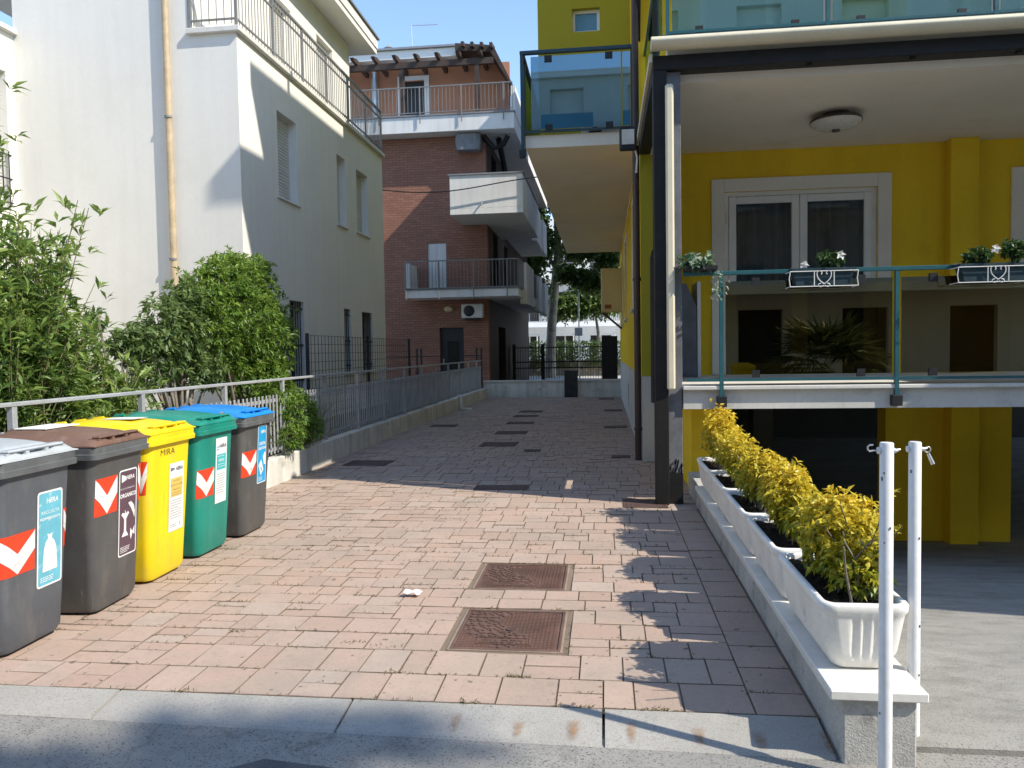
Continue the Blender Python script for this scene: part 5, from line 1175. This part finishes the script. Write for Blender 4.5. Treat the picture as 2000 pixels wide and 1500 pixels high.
def make_bin(x, y, rz, label, body, rim, lid):
    T = thing('wheelie_bin', (x, y, 0), label, 'bin', 'waste bins by the fence', rz)
    m = MB(); m.loft([bin_ring(z, g) for z, g in ((.02, -.012), (.05, 0), (.3, 0), (.6, 0), (.86, 0), (.90, 0), (.915, .004), (.94, .006))], True)
    b = m.build('body', body, T, local=True)
    m = MB(); m.loft([[(px, py, z) for px, py in round_rect(.005, 0, .33+g, .282+g, .035, 6)] for z, g in ((.915, -.012), (.918, .006), (.948, .008), (.952, .0), (.985, .002), (.99, -.004))], False); m.build('rim', rim, T, local=True)
    # domed lid with a step and a handle lip towards the front
    nx, ny = 15, 13; top = []
    prof = [(.338, .991), (.336, 1.012), (.30, 1.016), (.25, 1.018), (.245, 1.040), (.20, 1.052), (.10, 1.066), (0, 1.075), (-.1, 1.080), (-.2, 1.080), (-.28, 1.074), (-.33, 1.055), (-.345, 1.02), (-.345, .992)]
    for px, pz in prof:
        row = []
        for j in range(ny):
            t = -1+2*j/(ny-1); yy = .286*t; zz = pz
            if pz > 1.0: zz = .995 + (pz-.995)*(1-abs(t)**6*.85) - .008*t*t*(pz-.99)/.08
            if .24 < px < .31 and abs(t) > .35 and pz < 1.03: zz += .016*min(1, (abs(t)-.35)/.12)*(1 if abs(t) < .93 else .2)
            row.append((px, yy, zz))
        top.append(row)
    m = MB(); n = len(prof)
    m.add([p for r in top for p in r], [(i*ny+j, i*ny+j+1, (i+1)*ny+j+1, (i+1)*ny+j) for i in range(n-1) for j in range(ny-1)], True)
    m.add([top[i][0] for i in range(n)], [tuple(range(n))]); m.add([top[i][-1] for i in range(n)], [tuple(range(n))[::-1]])
    ld = m.build('lid', lid, T, local=True)
    MB().box(.262, .318, -.2, .2, 1.030, 1.046, c=.007).build('handle_grip', lid, ld, local=True)
    for yy in (-.205, -.07, .07, .205): MB().box(.255, .315, yy-.012, yy+.012, 1.008, 1.031).build('grip_rib', lid, ld, local=True)
    for yy in (-.2, 0, .2): MB().tube([(-.30, yy, 1.065), (-.37, yy, 1.058), (-.41, yy, 1.03)], .016, 6).build('hinge_lug', lid, ld, local=True)
    MB().tube([(-.39, -.27, 1.02), (-.39, .27, 1.02)], .014, 8).build('rear_handle', rim, T, local=True)
    m = MB(); m.box(-.34, -.30, -.24, .24, .9, 1.0); m.build('handle_mount', rim, T, local=True)
    for s in (-1, 1):
        wh = MB().tube([(-.27, s*.235, .10), (-.27, s*.28, .10)], .098, 20).build('wheel', 'tyre_rubber', T, local=True)
        MB().tube([(-.27, s*.281, .10), (-.27, s*.286, .10)], .05, 14).build('hub', 'bin_rim_grey', wh, local=True)
    return T
BX = -3.235
B1 = make_bin(BX, 3.63, .02, 'grey bin with light grey lid and pale blue sack sticker, nearest of the five', 'bin_grey', 'bin_rim_grey', 'lid_grey')
B2 = make_bin(BX+.03, 4.26, .05, 'dark grey bin with a brown lid and a purple food waste sticker', 'bin_grey_warm', 'bin_rim_grey', 'lid_brown')
B3 = make_bin(BX, 4.865, .02, 'all yellow bin with a white and gold notice on its front', 'bin_yellow', 'bin_yellow', 'bin_yellow')
B4 = make_bin(BX, 5.49, -.01, 'all green bin with a white and teal notice beside a red chevron', 'bin_green', 'bin_green', 'bin_green')
B5 = make_bin(BX+.03, 6.12, .0, 'dark grey bin with a bright blue lid, farthest of the five', 'bin_grey_warm', 'bin_rim_grey', 'lid_blue')
# --- bin 1: pale blue sticker with a white sack
chevron(B1, -.262, -.02, .41, .62); chevron(B1, .195, .33, .47, .68)
s = decal(B1, 'sticker', 'sticker_white', rr2(-.005, .185, .29, .80, .018), .003)
decal(s, 'sticker_face', 'sticker_cyan', rr2(.005, .175, .30, .79, .012), .0037)
SACK = [(-.055, -.10), (.058, -.10), (.048, .02), (.032, .055), (.012, .075), (.02, .10), (.0, .094), (-.022, .10), (-.014, .075), (-.034, .055), (-.046, .02)]
decal(s, 'sack_symbol', 'sticker_white', [shape((.09, .47), SACK)], .0046)
lettering(s, 'heading', 'sticker_white', 'RACCOLTA', .09, .685, .026, .0046); lettering(s, 'heading', 'sticker_white', 'INDIFFERENZIATA', .09, .652, .019, .0046, .0004, sx=.98)
lettering(s, 'logo', 'sticker_white', 'HERA', .105, .745, .036, .0046, .001, .2)
print_lines(s, 'sticker_white', .02, .12, .315, .345, 3, .0046)
# --- bin 2: purple organic sticker
chevron(B2, -.235, -.03, .58, .80); chevron(B2, .19, .31, .60, .83)
s = decal(B2, 'sticker', 'sticker_white', rr2(-.012, .178, .285, .815, .018), .003)
decal(s, 'sticker_face', 'sticker_purple', rr2(-.003, .169, .294, .806, .013), .0037)
lettering(s, 'heading', 'sticker_white', 'ORGANICO', .083, .655, .034, .0046, .0012, sx=.93)
lettering(s, 'sub_heading', 'sticker_white', 'RACCOLTA DIFFERENZIATA', .075, .698, .0125, .0046, sx=.95)
lettering(s, 'logo', 'sticker_white', 'HERA', .105, .762, .034, .0046, .001, .2)
decal(s, 'logo_mark', 'sticker_white', [[(.012, .738), (.06, .75), (.06, .772), (.012, .788)]], .0046)
CORE = [(-.034, -.075), (.034, -.075), (.026, -.06), (.012, -.045), (.010, .03), (.028, .05), (.042, .062), (.030, .074), (.004, .066), (.003, .085), (-.003, .085), (-.004, .066), (-.030, .074), (-.042, .062), (-.028, .05), (-.010, .03), (-.012, -.045), (-.026, -.06)]
decal(s, 'apple_core_symbol', 'sticker_white', [shape((.055, .48), CORE[4:14] ) , shape((.055, .48), CORE[:5]+CORE[13:])], .0046)
decal(s, 'leaf_symbol', 'sticker_white', [[(.085, .605), (.115, .61), (.145, .585), (.158, .545), (.155, .50), (.138, .535), (.118, .565)]], .0046)
decal(s, 'fish_symbol', 'sticker_white', [[(.112, .445), (.135, .42), (.158, .455), (.158, .395), (.135, .41), (.120, .37), (.110, .40)]], .0046)
print_lines(s, 'sticker_white', .008, .11, .305, .345, 4, .0046)
# --- bin 3: yellow with hand lettering and white notice
lettering(B3, 'hand_lettering', 'print_black', 'MIRA', -.045, .855, .06, .002, -.0005, .05, 1.3)
s = decal(B3, 'notice', 'sticker_white', strip_rect(-.02, .165, .30, .77, 3), .003)
decal(s, 'gold_panel', 'sticker_gold', rr2(.0, .148, .535, .665, .004), .0038)
for i, tx in enumerate(('RACCOLTA', 'PLASTICA E LATTINE', 'IMBALLAGGI IN')): lettering(s, 'panel_text', 'print_grey', tx, .074, .645-i*.03, (.016, .0165, .014)[i], .0045)
print_lines(s, 'print_grey', .012, .14, .54, .57, 2, .0045); print_lines(s, 'print_grey', .0, .145, .38, .52, 8, .0038); print_lines(s, 'print_grey', .0, .08, .325, .35, 2, .0038)
lettering(s, 'logo', 'print_black', 'HERA', .105, .725, .035, .0038, .001, .2); decal(s, 'logo_mark', 'print_grey', [[(-.005, .715), (.045, .722), (.045, .735), (-.005, .742)]], .0038)
decal(s, 'drop_mark', 'sticker_blue', [[(.118, .33), (.13, .33), (.128, .345), (.124, .36), (.12, .345)]], .0038)
m = MB().box(-.12, .10, -.09, .09, 1.0805, 1.0815); o = m.build('lid_label', 'sticker_white', B3, local=True); o.location.z = .0005
chevron(B3, -.315, -.255, .60, .82)
# --- bin 4: green with notice
chevron(B4, -.245, -.03, .45, .66); chevron(B4, .245, .32, .46, .68)
s = decal(B4, 'notice', 'sticker_white', strip_rect(-.012, .155, .37, .87, 3), .003)
decal(s, 'teal_panel', 'sticker_teal', rr2(.005, .14, .625, .745, .003), .0038); lettering(s, 'panel_text', 'sticker_white', 'VETRO', .072, .695, .028, .0045, .0006); print_lines(s, 'sticker_white', .02, .125, .64, .675, 2, .0045); print_lines(s, 'sticker_white', .02, .125, .72, .738, 1, .0045)
lettering(s, 'logo', 'print_black', 'HERA', .095, .805, .038, .0038, .001, .2); decal(s, 'logo_mark', 'sticker_blue', [[(.0, .795), (.045, .80), (.045, .812), (.0, .80)], [(.0, .775), (.04, .785), (.04, .79), (.0, .785)]], .0038)
print_lines(s, 'print_grey', .008, .135, .44, .60, 9, .0038)
MB().tube([(.2495, .19, 1.035), (.262, .19, 1.040)], .022, 14).build('lock', 'zinc_bright', B4, local=True)
# --- bin 5: blue paper sticker
chevron(B5, -.245, -.02, .50, .71); chevron(B5, .22, .32, .48, .70)
s = decal(B5, 'sticker', 'sticker_white', rr2(.0, .165, .41, .90, .014), .003); decal(s, 'sticker_face', 'sticker_blue', rr2(.008, .157, .418, .892, .010), .0037)
lettering(s, 'heading', 'sticker_white', 'CARTA', .083, .745, .036, .0046, .0012); lettering(s, 'heading', 'sticker_white', 'CARTONE', .083, .705, .030, .0046, .001); lettering(s, 'logo', 'sticker_white', 'HERA', .095, .845, .036, .0046, .001, .2)
decal(s, 'page_symbol', 'sticker_white', [[(.02, .565), (.07, .61), (.115, .52), (.065, .475)], [(.10, .63), (.13, .67), (.15, .66), (.152, .56), (.125, .56)]], .0046); decal(s, 'page_mark', 'sticker_blue', [[(.06, .54), (.072, .552), (.088, .52), (.076, .508)]], .0052)
print_lines(s, 'sticker_white', .02, .10, .43, .465, 3, .0046)
# same kind of bin across the street, seen in the balcony glass
B6 = make_bin(3.6, -6.0, pi/2, 'orange yellow bin across the street behind the viewer', 'bin_yellow', 'bin_yellow', 'bin_yellow')
# paper on the brown lid
m = MB().box(BX-.22, BX-.02, 4.12, 4.42, 1.082, 1.088); tag(m.build('paper_sheet', 'paper_white'), 'white paper lying on the brown lid', 'litter')

# ================================================================== GARDEN PLANTS
def stems(mb, base, tips, r0_=.02):
    for t in tips:
        b = Vector(base)+Vector((random.uniform(-.15, .15), random.uniform(-.3, .3), 0)); t = Vector(t); mid = b.lerp(t, .5)+Vector((random.uniform(-.08, .08), random.uniform(-.08, .08), .1)); mb.tube([b, mid, t], [r0_, r0_*.7, r0_*.3], 6)
def oleander(name, label, base, tips, whorls, L, seed):
    t = thing(name, base, label, 'shrub', 'garden shrubs behind the fence'); m = MB(); stems(m, base, tips, .008); m.build('stems', 'stem_green', t)
    P = []; D = []; TN = []
    for tip in tips:
        a, b = np.array(base, float), np.array(tip, float)
        for k in range(whorls):
            f = 1-.55*k/whorls; c = a+(b-a)*f + RNG.normal(0, .05, 3); ax = unit(((b-a)+RNG.normal(0, .3, 3))[None])
            p, d = rosettes(c[None], ax, RNG.integers(5, 9), .7, .06); P.append(p); D.append(d); TN.append(np.clip(RNG.normal(.35+.4*(1-k/whorls), .2, len(p)), 0, 1))
    P = np.vstack(P); D = np.vstack(D); TN = np.concatenate(TN)
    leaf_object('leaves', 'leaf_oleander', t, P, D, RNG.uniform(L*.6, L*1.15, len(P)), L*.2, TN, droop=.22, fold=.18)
tips = [(-4.55+random.gauss(0, .28), 4.9+random.uniform(-.5, .95), random.uniform(1.6, 2.7)) for _ in range(170)] + [(-4.6+random.gauss(0, .2), 5.95+random.uniform(-.2, .42), random.uniform(1.1, 1.95)) for _ in range(60)] + [(-4.45+random.gauss(0, .15), 5.5+random.uniform(-.4, .8), random.uniform(.9, 1.4)) for _ in range(40)]
oleander('oleander', 'tall oleander with long narrow leaves behind the nearest bins', (-4.55, 5.4, .3), tips, 14, .14, 1)
tips = [(-4.75+random.gauss(0, .1), 5.5+random.uniform(-.22, .12), random.uniform(2.7, 3.7)) for _ in range(16)] + [(-4.6+random.gauss(0, .1), 5.75+random.uniform(-.1, .35), random.uniform(2.3, 2.6)) for _ in range(7)]
oleander('oleander', 'thin oleander shoots rising highest at the left edge', (-4.7, 5.3, .3), tips, 9, .14, 2)
tips = [(-4.3+random.gauss(0, .12), 6.45+random.uniform(-.4, .45), random.uniform(.85, 1.45)) for _ in range(46)]
oleander('oleander', 'low yellowish green oleander above the brown and yellow lids', (-4.3, 6.4, .3), tips, 7, .14, 3)
def bush(name, label, base, blobs, n, per, leaf, L, W, tone, trunk, shell=.5, spread=.8, group='garden shrubs behind the fence', bark='bark_grey'):
    t = thing(name, base, label, 'shrub', group); m = MB()
    for b in blobs:
        for _ in range(trunk):
            e = Vector(b[:3])+Vector((random.gauss(0, b[3]*.4), random.gauss(0, b[4]*.4), random.gauss(0, b[5]*.4))); s = Vector(base)+Vector((random.gauss(0, .008), random.gauss(0, .008), -.03)); m.tube([s, s.lerp(e, .45)+Vector((0, 0, .12)), e], [.03, .018, .005], 6)
    m.build('stems', bark, t)
    C, A = blob_points(blobs, n, shell); P, D = rosettes(C, A, per, spread, .05)
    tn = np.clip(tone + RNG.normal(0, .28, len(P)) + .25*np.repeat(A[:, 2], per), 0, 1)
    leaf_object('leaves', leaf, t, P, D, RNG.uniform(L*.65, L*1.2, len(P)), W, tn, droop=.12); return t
bush('pittosporum', 'dense bright green rounded shrub spilling through the fence', (-4.45, 9.0, .3),
     [(-4.5, 8.9, 2.0, .5, .85, .72), (-4.45, 9.5, 1.7, .45, .65, .62), (-4.55, 8.45, 1.75, .38, .5, .6), (-4.5, 9.55, 2.5, .24, .34, .3), (-4.4, 9.3, 1.2, .4, .6, .45), (-4.55, 9.0, 2.45, .33, .5, .3), (-3.98, 8.95, .95, .25, .4, .28), (-3.74, 9.1, .75, .16, .38, .3), (-3.72, 8.75, .52, .12, .22, .17), (-3.70, 9.35, .55, .12, .2, .18)],
     4200, 9, 'leaf_pittosporum', .082, .023, .5, 3, shell=.6)
bush('privet', 'darker drooping leaved shrub left of the bright green one', (-4.5, 7.7, .3),
     [(-4.6, 7.75, 1.75, .36, .5, .42), (-4.55, 7.35, 1.5, .32, .42, .32), (-4.6, 8.1, 2.05, .3, .4, .35), (-4.62, 7.1, 1.65, .25, .3, .2), (-4.5, 8.0, 1.35, .3, .4, .28)],
     1000, 7, 'leaf_privet', .085, .034, .4, 4, shell=.25, spread=1.0)
bush('privet', 'sparse twiggy shrub between the oleander and the dark shrub', (-4.6, 6.9, .3),
     [(-4.65, 6.85, 1.62, .15, .32, .13), (-4.7, 6.6, 1.85, .12, .22, .12)], 60, 5, 'leaf_privet', .08, .03, .4, 5, shell=.1, spread=1.0)
t = thing('strap_leaf_plants', (-4.1, 7.6, .3), 'clump of arching strap leaved grass behind the fence pickets', 'plant')
P = []; D = []
for k in range(46):
    c = (-4.1+random.gauss(0, .12), random.uniform(6.5, 10.6), .29)
    for j in range(12): P.append(c); a = random.uniform(0, 2*pi); e = random.uniform(.6, 1.4); D.append((cos(a)*cos(e), sin(a)*cos(e), sin(e)))
leaf_object('blades', 'grass_strap', t, np.array(P), np.array(D), RNG.uniform(.45, .85, len(P)), .02, RNG.uniform(0, 1, len(P)), droop=.25)
